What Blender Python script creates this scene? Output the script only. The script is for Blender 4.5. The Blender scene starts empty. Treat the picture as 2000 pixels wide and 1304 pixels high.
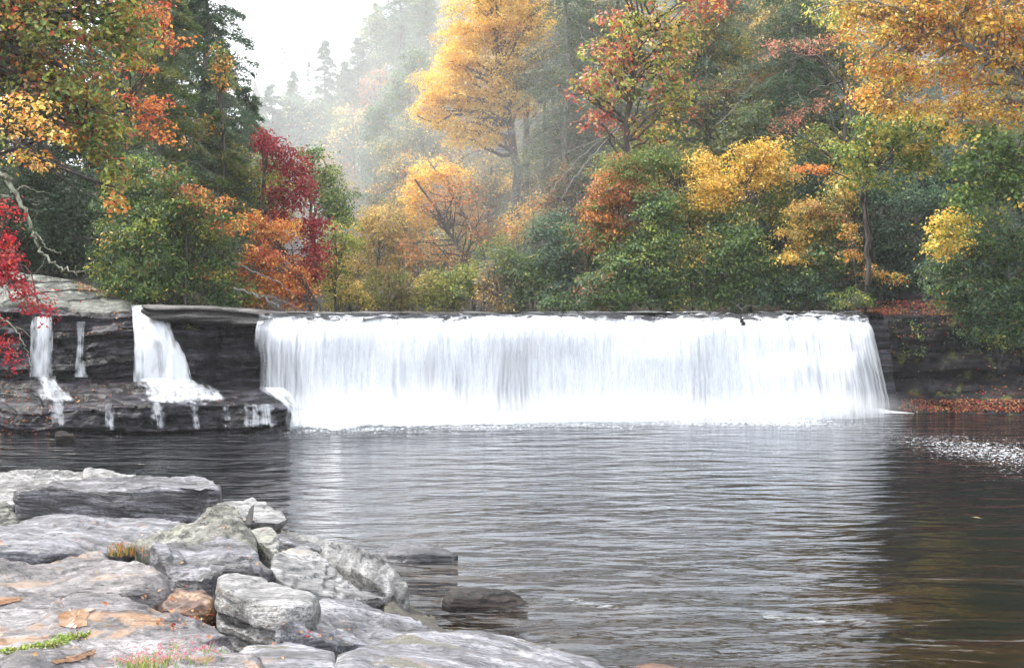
import bpy, math, random
import numpy as np
from math import radians, pi
random.seed(7)
RNG = np.random.default_rng(7)
SC = bpy.context.scene
COL = SC.collection

# ------------------------------------------------------------------ camera
F = 2400.0                      # focal length in units of a 2000-wide frame
EYE = 3.85                      # eye height above the pool, metres
PITCH = math.atan(52.0 / F)
cam_d = bpy.data.cameras.new("camera")
cam = bpy.data.objects.new("camera", cam_d)
COL.objects.link(cam)
cam.location = (0, 0, EYE)
cam.rotation_euler = (pi / 2 - PITCH, 0, 0)
cam_d.sensor_width = 36
cam_d.lens = 36 * F / 2000
cam_d.clip_start = 0.1
cam_d.clip_end = 3000
SC.camera = cam
_cp, _sp = math.cos(PITCH), math.sin(PITCH)

def ray(u, v):
    a = (u - 1000.0) / F
    b = -(v - 652.0) / F
    return (a, _cp + b * _sp, -_sp + b * _cp)

def W(u, v, Y):
    d = ray(u, v)
    k = Y / d[1]
    return (d[0] * k, Y, EYE + d[2] * k)

def Wz(u, v, z):
    d = ray(u, v)
    k = (z - EYE) / d[2]
    return (d[0] * k, d[1] * k, z)

# ------------------------------------------------------------------ noise
def _hash(ix, iy, iz):
    h = (ix.astype(np.int64) * 374761393 + iy.astype(np.int64) * 668265263 + iz.astype(np.int64) * 1442695041) & 0xffffffff
    h = ((h ^ (h >> 13)) * 1274126177) & 0xffffffff
    h = h ^ (h >> 16)
    return (h & 0xffff) / 65535.0

def vnoise(p):
    p = np.asarray(p, float)
    i = np.floor(p)
    f = p - i
    f = f * f * (3 - 2 * f)
    ix, iy, iz = i[:, 0].astype(int), i[:, 1].astype(int), i[:, 2].astype(int)
    r = 0
    for dx in (0, 1):
        wx = f[:, 0] if dx else 1 - f[:, 0]
        for dy in (0, 1):
            wy = f[:, 1] if dy else 1 - f[:, 1]
            for dz in (0, 1):
                wz = f[:, 2] if dz else 1 - f[:, 2]
                r = r + wx * wy * wz * _hash(ix + dx, iy + dy, iz + dz)
    return r * 2 - 1

def fbm(p, octv=4, gain=.5):
    p = np.asarray(p, float)
    r = 0
    a = 1.0
    for k in range(octv):
        r = r + a * vnoise(p * 2 ** k + 17.3 * k)
        a *= gain
    return r

def ridged(p, octv=4):
    r = 0
    a = 1.0
    for k in range(octv):
        r = r + a * (1 - 2 * np.abs(vnoise(p * 2 ** k + 9.7 * k)))
        a *= .5
    return r

# ------------------------------------------------------------------ meshes
def tag(o, label=None, cat=None, group=None, kind=None):
    if label: o['label'] = label
    if cat: o['category'] = cat
    if group: o['group'] = group
    if kind: o['kind'] = kind
    return o

def link(name, me, mat, parent=None, loc=(0, 0, 0)):
    o = bpy.data.objects.new(name, me)
    COL.objects.link(o)
    o.location = loc
    if mat: me.materials.append(mat)
    if parent: o.parent = parent
    return o

def mesh_np(name, V, Fq, smooth=True, colr=None, uv=None):
    """V (n,3); Fq (m,k) constant-size faces; colr (m,3) per face; uv (n,2) per vertex"""
    V = np.asarray(V, np.float32)
    Fq = np.asarray(Fq, np.int32)
    me = bpy.data.meshes.new(name)
    m, k = Fq.shape
    me.vertices.add(len(V)); me.vertices.foreach_set("co", V.ravel())
    me.loops.add(m * k); me.loops.foreach_set("vertex_index", Fq.ravel())
    me.polygons.add(m)
    me.polygons.foreach_set("loop_start", np.arange(0, m * k, k, dtype=np.int32))
    me.polygons.foreach_set("use_smooth", np.full(m, smooth, dtype=bool))
    if colr is not None:
        at = me.attributes.new("tint", 'FLOAT_VECTOR', 'FACE')
        at.data.foreach_set("vector", np.asarray(colr, np.float32).ravel())
    if uv is not None:
        at = me.attributes.new("flow", 'FLOAT_VECTOR', 'POINT')
        u3 = np.zeros((len(V), 3), np.float32); u3[:, :uv.shape[1]] = uv
        at.data.foreach_set("vector", u3.ravel())
    me.update(calc_edges=True)
    return me

def centred(name, V, Fq, mat, parent=None, smooth=True, colr=None, uv=None, base=None):
    """one mesh object whose origin sits at its base"""
    V = np.asarray(V, float)
    if base is None:
        base = (V[:, 0].mean(), V[:, 1].mean(), V[:, 2].min())
    b = np.array(base)
    me = mesh_np(name, V - b, Fq, smooth, colr, uv)
    return link(name, me, mat, parent, tuple(b) if parent is None else (0, 0, 0))

def grid_faces(nr, nc, wrap=False):
    r = np.arange(nr - 1)[:, None]
    c = np.arange(nc if wrap else nc - 1)[None, :]
    c2 = (c + 1) % nc
    f = np.stack([r * nc + c, r * nc + c2, (r + 1) * nc + c2, (r + 1) * nc + c], -1)
    return f.reshape(-1, 4)

def root(name, loc, label, cat, group=None):
    o = bpy.data.objects.new(name, None)
    COL.objects.link(o)
    o.location = loc
    o.empty_display_size = .2
    return tag(o, label, cat, group)

class Tubes:
    def __init__(s): s.V = []; s.F = []; s.n = 0
    def add(s, pts, r0, r1, k=5):
        P = np.asarray(pts, float)
        n = len(P)
        T = np.gradient(P, axis=0)
        T /= np.linalg.norm(T, axis=1)[:, None] + 1e-9
        ref = np.where(np.abs(T[:, 2:3]) > .9, np.array([[1., 0, 0]]), np.array([[0, 0, 1.]]))
        A = np.cross(T, ref); A /= np.linalg.norm(A, axis=1)[:, None] + 1e-9
        B = np.cross(T, A)
        r = np.linspace(0, 1, n)[:, None, None]
        r = r0 + (r1 - r0) * r ** .8
        th = np.linspace(0, 2 * pi, k, endpoint=False)
        V = P[:, None, :] + r * (np.cos(th)[None, :, None] * A[:, None, :] + np.sin(th)[None, :, None] * B[:, None, :])
        s.V.append(V.reshape(-1, 3)); s.F.append(grid_faces(n, k, True) + s.n)
        s.n += n * k
    def build(s, name, mat, parent, base):
        if not s.V: return None
        return centred(name, np.concatenate(s.V), np.concatenate(s.F), mat, parent, base=base)

def curve_pts(a, b, sag=0, wob=.05, n=7, rng=RNG):
    a = np.array(a, float); b = np.array(b, float)
    t = np.linspace(0, 1, n)[:, None]
    L = np.linalg.norm(b - a)
    P = a + (b - a) * t
    P[:, 2] += (4 * t * (1 - t))[:, 0] * sag * L
    w = rng.normal(0, wob * L * .5, (n, 3)); w[0] = 0; w[-1] = 0
    w[1:-1] = (w[:-2] + w[1:-1] + w[2:]) / 2
    return P + w

def leaf_mesh(P, N, size, aspect, rng):
    """diamond leaves folded on the midrib: 4 verts, 1 quad each"""
    n = len(P)
    N = N / (np.linalg.norm(N, axis=1)[:, None] + 1e-9)
    R = rng.normal(size=(n, 3))
    T = np.cross(N, R); T /= np.linalg.norm(T, axis=1)[:, None] + 1e-9
    B = np.cross(N, T)
    L = size[:, None]
    w = L * aspect * .5
    V = np.empty((n, 4, 3))
    V[:, 0] = P - T * L * .5
    V[:, 1] = P + B * w + T * L * .06 + N * L * .1
    V[:, 2] = P + T * L * .5
    V[:, 3] = P - B * w + T * L * .06 + N * L * .1
    Fq = np.arange(n * 4).reshape(n, 4)
    return V.reshape(-1, 3), Fq

# ------------------------------------------------------------------ materials
class NT:
    def __init__(s, name, kind='MATERIAL'):
        s.m = bpy.data.materials.new(name)
        s.m.use_nodes = True
        s.t = s.m.node_tree
        s.t.nodes.clear()
        s.out = s.t.nodes.new('ShaderNodeOutputMaterial')
    def n(s, typ, ins=None, **props):
        nd = s.t.nodes.new(typ)
        for k, v in props.items(): setattr(nd, k, v)
        if ins:
            for k, v in ins.items():
                sk = nd.inputs[k]
                if isinstance(v, bpy.types.NodeSocket): s.t.links.new(v, sk)
                else: sk.default_value = v
        return nd
    def pos(s, scale=(1, 1, 1), rot=(0, 0, 0), attr=None):
        if attr: src = s.n('ShaderNodeAttribute', attribute_name=attr).outputs['Vector']
        else: src = s.n('ShaderNodeNewGeometry').outputs['Position']
        return s.n('ShaderNodeMapping', {'Vector': src, 'Scale': scale, 'Rotation': rot}).outputs[0]
    def noise(s, vec, scale=1, detail=4, rough=.55, dist=0):
        return s.n('ShaderNodeTexNoise', {'Vector': vec, 'Scale': scale, 'Detail': detail, 'Roughness': rough, 'Distortion': dist}).outputs[0]
    def ramp(s, fac, stops, interp='LINEAR'):
        nd = s.n('ShaderNodeValToRGB', {'Fac': fac})
        cr = nd.color_ramp; cr.interpolation = interp
        while len(cr.elements) < len(stops): cr.elements.new(.5)
        for e, (p, c) in zip(cr.elements, stops):
            e.position = p
            e.color = (c, c, c, 1) if isinstance(c, (int, float)) else (*c, 1)
        return nd.outputs[0]
    def math(s, op, a, b=0, clamp=False):
        nd = s.n('ShaderNodeMath', {0: a, 1: b}, operation=op); nd.use_clamp = clamp
        return nd.outputs[0]
    def mix(s, fac, a, b, mode='MIX'):
        nd = s.n('ShaderNodeMix', data_type='RGBA', blend_type=mode)
        for k, v in ((0, fac), (6, a), (7, b)):
            if isinstance(v, bpy.types.NodeSocket): s.t.links.new(v, nd.inputs[k])
            else: nd.inputs[k].default_value = v if k == 0 else ((*v, 1) if len(v) == 3 else v)
        return nd.outputs[2]
    def sep(s, vec):
        return s.n('ShaderNodeSeparateXYZ', {0: vec}).outputs
    def bump(s, h, strength=.5, dist=.05, normal=None):
        d = {'Height': h, 'Strength': strength, 'Distance': dist}
        if normal: d['Normal'] = normal
        return s.n('ShaderNodeBump', d).outputs[0]
    def done(s, shader, vol=False):
        s.t.links.new(shader, s.out.inputs['Volume' if vol else 'Surface'])
        return s.m

def mat_leaf():
    m = NT('leaf')
    c = m.n('ShaderNodeAttribute', attribute_name='tint').outputs['Color']
    p = m.n('ShaderNodeBsdfPrincipled', {'Base Color': c, 'Roughness': .42, 'Specular IOR Level': .45})
    c2 = m.n('ShaderNodeHueSaturation', {'Color': c, 'Saturation': 1.0, 'Value': 1.25}).outputs[0]
    t = m.n('ShaderNodeBsdfTranslucent', {'Color': c2})
    mx = m.n('ShaderNodeMixShader', {0: .4, 1: p.outputs[0], 2: t.outputs[0]})
    return m.done(mx.outputs[0])

def mat_tint(name='twig_bark', rough=.85):
    m = NT(name)
    c = m.n('ShaderNodeAttribute', attribute_name='tint').outputs['Color']
    p = m.n('ShaderNodeBsdfPrincipled', {'Base Color': c, 'Roughness': rough, 'Specular IOR Level': .2})
    return m.done(p.outputs[0])

def mat_bark(name, c1, c2):
    m = NT(name)
    v = m.pos((6, 6, 1.6))
    n = m.noise(v, 2, 6, .65)
    c = m.ramp(n, [(.3, c1), (.7, c2)])
    p = m.n('ShaderNodeBsdfPrincipled', {'Base Color': c, 'Roughness': .9, 'Normal': m.bump(n, .6, .04)})
    return m.done(p.outputs[0])

def mat_rock(name, dark, mid, light, bands=(1, 1, 5), rot=(0, 0, 0), lichen=0, lcol=(.42, .44, .36),
             rust=0, rough=.75, wet=0, fine=26, spec=.5, bump=.5, rustc=(.36, .13, .03), moss=0, speck=.5):
    m = NT(name)
    v = m.pos(bands, rot)
    vw = m.pos()
    n1 = m.noise(v, .9, 8, .62, .6)
    n2 = m.noise(m.pos((.5, 1.5, 1.5), rot), fine, 5, .72)
    n3 = m.noise(vw, 1.1, 5, .6, .3)
    c = m.ramp(n1, [(.28, dark), (.47, mid), (.68, light)])
    sp = m.ramp(n2, [(.36, 1 - speck * 1.6), (.56, 1.0), (.75, 1 + speck)])
    c = m.mix(1, c, sp, 'MULTIPLY')
    if lichen:
        l = m.ramp(m.noise(vw, 2.3, 9, .72), [(.62 - .22 * lichen, 0), (.68 - .2 * lichen, 1)])
        l2 = m.math('MULTIPLY', l, .75)
        c = m.mix(l2, c, lcol)
    if rust:
        r = m.ramp(m.noise(m.pos((.8, 1.2, 3), rot), 1.3, 5, .6, .8), [(.66 - .2 * rust, 0), (.72 - .2 * rust, .85)])
        c = m.mix(r, c, rustc)
    if moss:
        nz = m.sep(m.n('ShaderNodeNewGeometry').outputs['Normal'])[2]
        k = m.ramp(m.noise(vw, 1.7, 6, .7), [(.64 - .2 * moss, 0), (.7 - .2 * moss, .9)])
        c = m.mix(k, c, (.075, .085, .02))
    cr = m.n('ShaderNodeTexVoronoi', {'Vector': m.pos(tuple(b * .55 for b in bands), rot), 'Scale': 1.0}, feature='DISTANCE_TO_EDGE').outputs[0]
    fis = m.ramp(m.noise(m.pos(tuple(b * 1.6 for b in bands), (rot[0], rot[1], rot[2] + .3)), 2.2, 6, .7, .5), [(.36, .35), (.43, 1)])
    c = m.mix(.8, c, fis, 'MULTIPLY')
    crk = m.ramp(cr, [(0, .45), (.015, 1)])
    c = m.mix(.6, c, crk, 'MULTIPLY')
    ro = m.ramp(n3, [(.35, max(.12, rough - wet)), (.65, rough)])
    h = m.math('ADD', m.math('ADD', m.math('MULTIPLY', n1, 1.4), m.math('MULTIPLY', n2, .22)), m.math('MULTIPLY', m.sep(fis)[0], .25))
    p = m.n('ShaderNodeBsdfPrincipled', {'Base Color': c, 'Roughness': ro, 'Specular IOR Level': spec,
                                       'Normal': m.bump(h, bump, .08)})
    return m.done(p.outputs[0])
# ------------------------------------------------------------------ materials of the place
M_LEAF = mat_leaf()
M_TWIG = mat_tint()
M_BARK = mat_bark('bark_dark', (.025, .02, .018), (.09, .075, .065))
M_BARKG = mat_bark('bark_grey', (.08, .075, .07), (.26, .25, .23))
M_WET = mat_rock('wet_dark_rock', (.0015, .0015, .002), (.007, .0065, .009), (.085, .08, .10), bands=(.6, .6, 5.5), rot=(0, radians(3), 0),  # light tone paints wet highlights into the rock bands
                 rough=.45, wet=.25, fine=9, bump=1.0, speck=.6, spec=.2)
M_WETM = mat_rock('dark_mossy_rock', (.0015, .0015, .002), (.007, .0065, .008), (.045, .042, .05), bands=(.45, .45, 3.6), rot=(0, radians(-4), 0),
                  rough=.6, wet=.25, fine=9, bump=1.0, spec=.15, moss=.35, rust=.12, rustc=(.12, .05, .025))
M_PALE = mat_rock('pale_lichen_rock', (.03, .033, .03), (.11, .115, .10), (.22, .225, .20), bands=(.6, .6, 3.5), lichen=.5, lcol=(.24, .25, .21), rough=.85, bump=.8)
M_LEDGE = mat_rock('weathered_ledge_rock', (.02, .018, .016), (.08, .073, .066), (.19, .18, .165), bands=(.5, .6, 7), rough=.7, wet=.3, bump=.8)

def lerp_table(tab, x):
    """tab: [(key, vector...)] -> interpolated arrays"""
    k = np.array([t[0] for t in tab], float)
    A = np.array([t[1] for t in tab], float)
    sh = A.shape[1:]
    A = A.reshape(len(k), -1)
    return np.stack([np.interp(x, k, A[:, j]) for j in range(A.shape[1])], -1).reshape((len(x),) + sh)

LIP = [(440, 39.9), (505, 40.3), (700, 41.0), (1000, 42.0), (1300, 43.2), (1500, 44.1), (1620, 44.9), (1700, 45.4), (1760, 45.8)]
def lipY(u): return np.interp(u, [a for a, _ in LIP], [b for _, b in LIP])
def ux(u, Y): return (np.asarray(u) - 1000.0) / F * np.asarray(Y) / _cp   # near enough for the setting

# ------------------------------------------------------------------ ground
def ground_h(x, y):
    x = np.asarray(x, float); y = np.asarray(y, float)
    s = x / np.maximum(y, 1)
    ss = lambda a, b, t: np.clip((t - a) / (b - a), 0, 1) ** 2 * (3 - 2 * np.clip((t - a) / (b - a), 0, 1))
    u = s * F + 1000
    lip = lipY(np.clip(u, 440, 1760))
    base = -1.5 + 4.7 * ss(0, 1.2, y - lip - 1.4)              # bed of the upper river
    bankR = np.interp(u, [500, 640, 1000, 1400, 1640, 1800], [44, 62, 58, 53, 50.5, 48])
    rise = np.clip(y - bankR, 0, 400)
    valley = np.clip(np.abs(s + .155) / .12, 0, 1) ** 1.5
    hill = np.where(rise > 0, .4 * ss(0, 1, rise) + rise * (.08 + .14 * valley) + np.clip(rise - 14, 0, 300) * .32 * valley, 0)
    hill = np.where(s < -.21, (np.clip(y - 42.5, 0, 60) * .2 * ss(.21, .34, -s) + .5 * ss(42, 43.5, y)), hill)
    left = np.clip((-x - 18) / 5, 0, 1) * 5 * (s < -.47) * np.clip((-s - .47) / .05, 0, 1) + np.clip(-x - 23, 0, 60) * .5 * np.clip((-s - .47) / .1, 0, 1)
    right = np.clip((x - 21) / 4, 0, 1) * 5 * np.clip((s - .45) / .05, 0, 1) + np.clip(x - 25, 0, 60) * .55 * np.clip((s - .47) / .1, 0, 1)
    side = np.where(y < 60, np.maximum(left, right), np.maximum(left, right) * np.clip((90 - y) / 30, 0, 1))
    shore = np.clip((9.5 - y) / 4, 0, 1) * 1.6
    rough = fbm(np.stack([x * .12, y * .12, x * 0], -1), 3) * .6 * (hill + side > .6)
    return np.maximum(base + hill, -1.5 + side + 0) + rough + shore * (x < 14)

def build_ground():
    xs = np.concatenate([np.linspace(-260, -60, 26)[:-1], np.linspace(-60, 60, 161), np.linspace(60, 260, 26)[1:]])
    ys = np.concatenate([np.linspace(-60, 0, 16)[:-1], np.linspace(0, 70, 141), np.linspace(70, 380, 78)[1:]])
    X, Y = np.meshgrid(xs, ys)
    Z = ground_h(X.ravel(), Y.ravel())
    V = np.stack([X.ravel(), Y.ravel(), Z], -1)
    m = NT('leaf_litter_soil')
    v = m.pos()
    n = m.noise(v, 3, 8, .75)
    c = m.ramp(n, [(.3, (.010, .009, .006)), (.5, (.028, .022, .013)), (.62, (.05, .036, .018)), (.72, (.10, .05, .02))])
    p = m.n('ShaderNodeBsdfPrincipled', {'Base Color': c, 'Roughness': .95, 'Normal': m.bump(n, .8, .2)})
    o = centred('ground', V, grid_faces(len(ys), len(xs)), m.done(p.outputs[0]), base=(0, 0, 0))
    tag(o, kind='structure')
build_ground()

# ------------------------------------------------------------------ water
def mat_pool(name, calm=0):
    m = NT(name)
    pos = m.n('ShaderNodeNewGeometry').outputs['Position']
    x, y, z = m.sep(pos)[0:3]
    a = m.noise(m.pos((.6, 1.5, 1), (0, 0, radians(4))), 1.0, 2.0, .5, .45)
    b = m.noise(m.pos((1.5, 3.6, 1), (0, 0, radians(-9))), 1.0, 3, .55, .3)
    c = m.noise(m.pos((6.5, 9, 1)), 1.0, 3, .6)
    big = m.noise(m.pos((.12, .25, 1)), 1, 2)
    h = m.math('ADD', m.math('MULTIPLY', a, .27), m.math('ADD', m.math('MULTIPLY', b, .07), m.math('MULTIPLY', c, .013)))
    # water turned over by the fall is rougher near its foot; the pool goes calm towards the right bank
    side = m.math('DIVIDE', m.math('SUBTRACT', x, 3.2), 2.4, True)
    amp = m.math('SUBTRACT', 1.25, m.math('MULTIPLY', side, .95))
    amp = m.math('ADD', amp, m.math('MULTIPLY', m.math('DIVIDE', m.math('SUBTRACT', 3, x), 7, True), .12))
    near = m.math('DIVIDE', m.math('SUBTRACT', y, 26), 14, True)
    amp = m.math('MULTIPLY', amp, m.math('ADD', .85, m.math('MULTIPLY', near, .7)))
    amp = m.math('MULTIPLY', amp, m.ramp(big, [(.3, .75), (.7, 1.2)]))
    h = m.math('MULTIPLY', h, amp)
    bmp = m.n('ShaderNodeBump', {'Height': h, 'Strength': 1.0, 'Distance': 1.0}).outputs[0]
    # drifting foam flecks: a raft by the right bank, thin lines elsewhere
    fl = m.noise(m.pos((1.0, 1.0, 1)), 8.5, 6, .75, .4)
    gx = m.math('DIVIDE', m.math('SUBTRACT', x, 7.4), 4.6, True)
    yc = m.math('SUBTRACT', 39.0, m.math('MULTIPLY', m.math('SUBTRACT', x, 8.5), 1.25))     # centre line of the raft
    dy = m.math('ABSOLUTE', m.math('SUBTRACT', y, yc))
    raft = m.math('MULTIPLY', gx, m.math('SUBTRACT', 1, m.math('DIVIDE', dy, 6.5), True))
    yc2 = m.math('SUBTRACT', 36.0, m.math('MULTIPLY', m.math('SUBTRACT', x, 8.5), .95))
    dy2 = m.math('ABSOLUTE', m.math('SUBTRACT', y, yc2))
    raft2 = m.math('MULTIPLY', m.math('MULTIPLY', gx, m.math('SUBTRACT', 1, m.math('DIVIDE', dy2, 3.2), True)), .55)
    raft = m.math('MAXIMUM', raft, raft2)
    foot = m.math('DIVIDE', m.math('SUBTRACT', y, m.math('ADD', 35.4, m.math('MULTIPLY', x, .20))), 5.5, True)
    foot = m.math('MULTIPLY', foot, m.math('DIVIDE', m.math('ADD', x, 9.5), 3, True))
    foot = m.math('MULTIPLY', foot, m.math('DIVIDE', m.math('SUBTRACT', 13.0, x), 4, True))
    dens = m.math('ADD', m.math('ADD', m.math('MULTIPLY', raft, .04), m.math('MULTIPLY', gx, m.math('MULTIPLY', m.math('SUBTRACT', 1, m.math('DIVIDE', dy2, 18), True), .135))), m.math('MULTIPLY', foot, .235))
    big2 = m.noise(m.pos((.5, 1.4, 1)), 1, 3)
    dens = m.math('ADD', dens, m.math('MULTIPLY', m.math('SUBTRACT', big2, .5), .12))
    fm = m.math('GREATER_THAN', m.math('ADD', fl, dens), .735)
    # two long foam lines drifting across the near pool
    lines = None
    for (u1, v1, u2, v2, wd) in ((1130, 1176, 1275, 1196, .07), (1490, 1203, 1700, 1214, .10), (1060, 1165, 1140, 1172, .05)):
        A = Wz(u1, v1, 0); B = Wz(u2, v2, 0)
        sl = (B[1] - A[1]) / (B[0] - A[0])
        d = m.math('ABSOLUTE', m.math('SUBTRACT', m.math('ADD', y, m.math('MULTIPLY', m.math('SUBTRACT', c, .5), .6)), m.math('ADD', A[1] - sl * A[0], m.math('MULTIPLY', x, sl))))
        k = m.math('LESS_THAN', m.math('ADD', d, m.math('MULTIPLY', m.math('SUBTRACT', fl, .5), .5)), wd)
        k = m.math('MULTIPLY', k, m.math('MULTIPLY', m.math('GREATER_THAN', x, A[0]), m.math('LESS_THAN', x, B[0])))
        k = m.math('MULTIPLY', k, m.ramp(m.noise(m.pos((3, 9, 1)), 1, 4, .7), [(.46, 0), (.75, .35)]))
        lines = k if lines is None else m.math('MAXIMUM', lines, k)
    fm = m.math('MAXIMUM', fm, lines)
    # tea-coloured water over a shallow brown bed near the right shore
    bed = m.ramp(m.noise(m.pos((.5, .9, 1)), 1, 4, .6), [(.4, (.004, .004, .003)), (.7, (.014, .007, .003))])
    shal = m.math('DIVIDE', m.math('SUBTRACT', 25, y), 12, True)
    col = m.mix(shal, (.004, .0045, .006), bed)
    wat = m.n('ShaderNodeBsdfPrincipled', {'Base Color': col, 'Roughness': .07, 'IOR': 1.333, 'Normal': bmp})
    foam = m.n('ShaderNodeBsdfPrincipled', {'Base Color': (.8, .83, .86, 1), 'Roughness': .8, 'Normal': bmp})
    mx = m.n('ShaderNodeMixShader', {0: fm, 1: wat.outputs[0], 2: foam.outputs[0]})
    return m.done(mx.outputs[0])

def water_sheet():
    xs = np.linspace(-23, 26, 50)
    ys = np.linspace(4, 47, 44)
    X, Y = np.meshgrid(xs, ys)
    V = np.stack([X.ravel(), Y.ravel(), X.ravel() * 0], -1)
    o = centred('pool_water', V, grid_faces(len(ys), len(xs)), mat_pool('pool_water'), base=(0, 0, 0))
    tag(o, kind='structure')
water_sheet()

def upper_river():
    us = np.linspace(470, 1740, 120)
    rows = []
    for r, dy in enumerate([.25, .5, 1, 2, 4, 8, 16, 30, 60]):
        Y = lipY(us) + dy
        x = ux(us, lipY(us)) - .16 * (dy if dy > 8 else 0)
        rows.append(np.stack([x, Y, np.full_like(x, 3.655 + min(dy, 1) * .02)], -1))
    V = np.concatenate(rows)
    m = NT('river_water')
    n = m.noise(m.pos((1.2, 2.2, 1)), 1.4, 4, .6)
    fo = m.ramp(m.noise(m.pos((.6, 2.4, 1)), 1.5, 6, .7), [(.56, 0), (.66, .8)])
    y = m.sep(m.n('ShaderNodeNewGeometry').outputs['Position'])[1]
    fo = m.math('MULTIPLY', fo, m.math('DIVIDE', m.math('SUBTRACT', 47, y), 3, True))
    col = m.mix(fo, (.006, .007, .009), (.8, .82, .85))
    p = m.n('ShaderNodeBsdfPrincipled', {'Base Color': col, 'Roughness': .12, 'IOR': 1.333, 'Normal': m.bump(n, 1, .12)})
    o = centred('river', V, grid_faces(9, len(us)), m.done(p.outputs[0]), base=(0, 0, 3.6))
    tag(o, kind='structure')
upper_river()

# ------------------------------------------------------------------ cliffs
def sheet_rock(name, cols, prof, mat, label, cat, nc=300, nr=150, amp=.28, strata=3.2, seed=0, lean=0.0, fold=None, block=.2):
    """cols: list of (u); prof[u] -> [(Y, z)...]; x from u at a reference depth"""
    ks = sorted(prof)
    tab = [(k, prof[k]) for k in ks]
    us = np.linspace(ks[0], ks[-1], nc)
    P = lerp_table(tab, us)                     # nc, npts, 2
    npt = P.shape[1]
    # arc-length sampling along the profile
    mid = P[nc // 2]
    seg = np.r_[0, np.cumsum(np.linalg.norm(np.diff(mid, axis=0), axis=1))]
    seg /= seg[-1]
    t = np.linspace(0, 1, nr)
    Yg = np.stack([np.interp(t, seg, P[i, :, 0]) for i in range(nc)], 1)    # nr,nc
    Zg = np.stack([np.interp(t, seg, P[i, :, 1]) for i in range(nc)], 1)
    Yref = P[:, :, 0].min(1) + 1.5
    Xg = np.repeat(ux(us, Yref)[None, :], nr, 0)
    V = np.stack([Xg.ravel(), Yg.ravel(), Zg.ravel()], -1)
    q = V.copy()
    s = V[:, 2] * strata + V[:, 0] * lean + fbm(q * np.array([.35, .35, .5]) + seed, 2) * 1.3
    lay = _hash(np.floor(s).astype(int), np.zeros(len(s), int) + seed, np.zeros(len(s), int)) - .5
    bx = np.floor(V[:, 0] * .9 + lay * 7 + fbm(q * .4, 2))
    blk = _hash(bx.astype(int), np.floor(s).astype(int), np.zeros(len(s), int) + 3) - .5
    edge = np.abs(s - np.floor(s) - .5) * 2
    d = lay * amp + blk * block - np.clip(edge - .8, 0, 1) * .35 * amp * 2 + fbm(q * 1.3 + seed, 4) * amp * .45 + fbm(q * 6, 3) * .02
    # surface tangent in the profile plane gives the push direction
    dY = np.gradient(Yg, axis=0); dZ = np.gradient(Zg, axis=0)
    L = np.sqrt(dY ** 2 + dZ ** 2) + 1e-6
    nY = (-dZ / L).ravel(); nZ = (dY / L).ravel()
    steep = np.abs(nY) * .8 + .2
    V[:, 1] += nY * d * steep
    V[:, 2] += nZ * d * .35
    V[:, 0] += fbm(q * 1.1 + 40, 2) * .06
    if fold is not None: V = fold(V)
    o = centred(name, V, grid_faces(nr, nc), mat)
    return tag(o, label, cat)

# left: wall, sloping shelf and lower step as one continuous dark bedrock face
pl = {
    -90: [(36.6, -1.2), (36.9, 0), (37.1, .5), (37.6, .8), (38.3, 1.1), (39.4, 1.5), (39.7, 2.3), (39.9, 3.3), (40.4, 3.9), (43.5, 4.3)],
    60:  [(36.8, -1.2), (37.0, 0), (37.3, .6), (37.8, .9), (38.5, 1.15), (39.4, 1.5), (39.7, 2.3), (39.9, 3.1), (40.3, 3.6), (43.5, 3.9)],
    240: [(37.0, -1.2), (37.2, 0), (37.3, .8), (37.9, 1.0), (38.5, 1.15), (39.4, 1.5), (39.7, 2.3), (39.9, 3.2), (40.3, 3.68), (43.5, 3.8)],
    265: [(37.0, -1.2), (37.2, 0), (37.3, .85), (37.9, 1.0), (38.5, 1.2), (39.1, 1.5), (39.4, 2.3), (39.9, 3.1), (40.3, 3.6), (43.5, 3.65)],
    370: [(37.2, -1.2), (37.4, 0), (37.5, .85), (38.1, 1.0), (38.6, 1.2), (39.3, 1.5), (39.8, 2.3), (40.2, 3.1), (40.7, 3.45), (43.5, 3.6)],
    400: [(37.2, -1.2), (37.4, 0), (37.5, .85), (38.1, 1.0), (38.8, 1.2), (40.3, 1.4), (40.8, 2.3), (40.9, 3.1), (41.0, 3.45), (43.5, 3.6)],
    500: [(37.4, -1.2), (37.6, 0), (37.8, .85), (38.4, 1.0), (39.1, 1.2), (41.2, 1.35), (41.6, 2.3), (41.6, 3.1), (41.7, 3.45), (43.5, 3.6)],
    555: [(37.7, -1.2), (37.9, 0), (38.1, .75), (38.6, .85), (39.3, 1.1), (41.4, 1.25), (41.8, 2.3), (41.9, 3.1), (42.0, 3.4), (43.7, 3.6)],
    575: [(37.9, -1.2), (38.1, 0), (38.3, .65), (38.8, .75), (39.5, .9), (41.6, 1.05), (42.0, 2.3), (42.1, 3.1), (42.2, 3.4), (43.8, 3.6)],
    586: [(39.2, -1.2), (39.4, -.5), (39.5, -.4), (39.6, -.3), (40.2, 0), (41.8, .2), (42.2, 2.3), (42.3, 3.1), (42.4, 3.4), (43.8, 3.6)],
}
sheet_rock('cliff', None, pl, M_WET, 'dark wet layered rock face and shelf left of the main waterfall', 'cliff', nc=520, nr=260, amp=.42, strata=4.6, seed=3)

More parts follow.
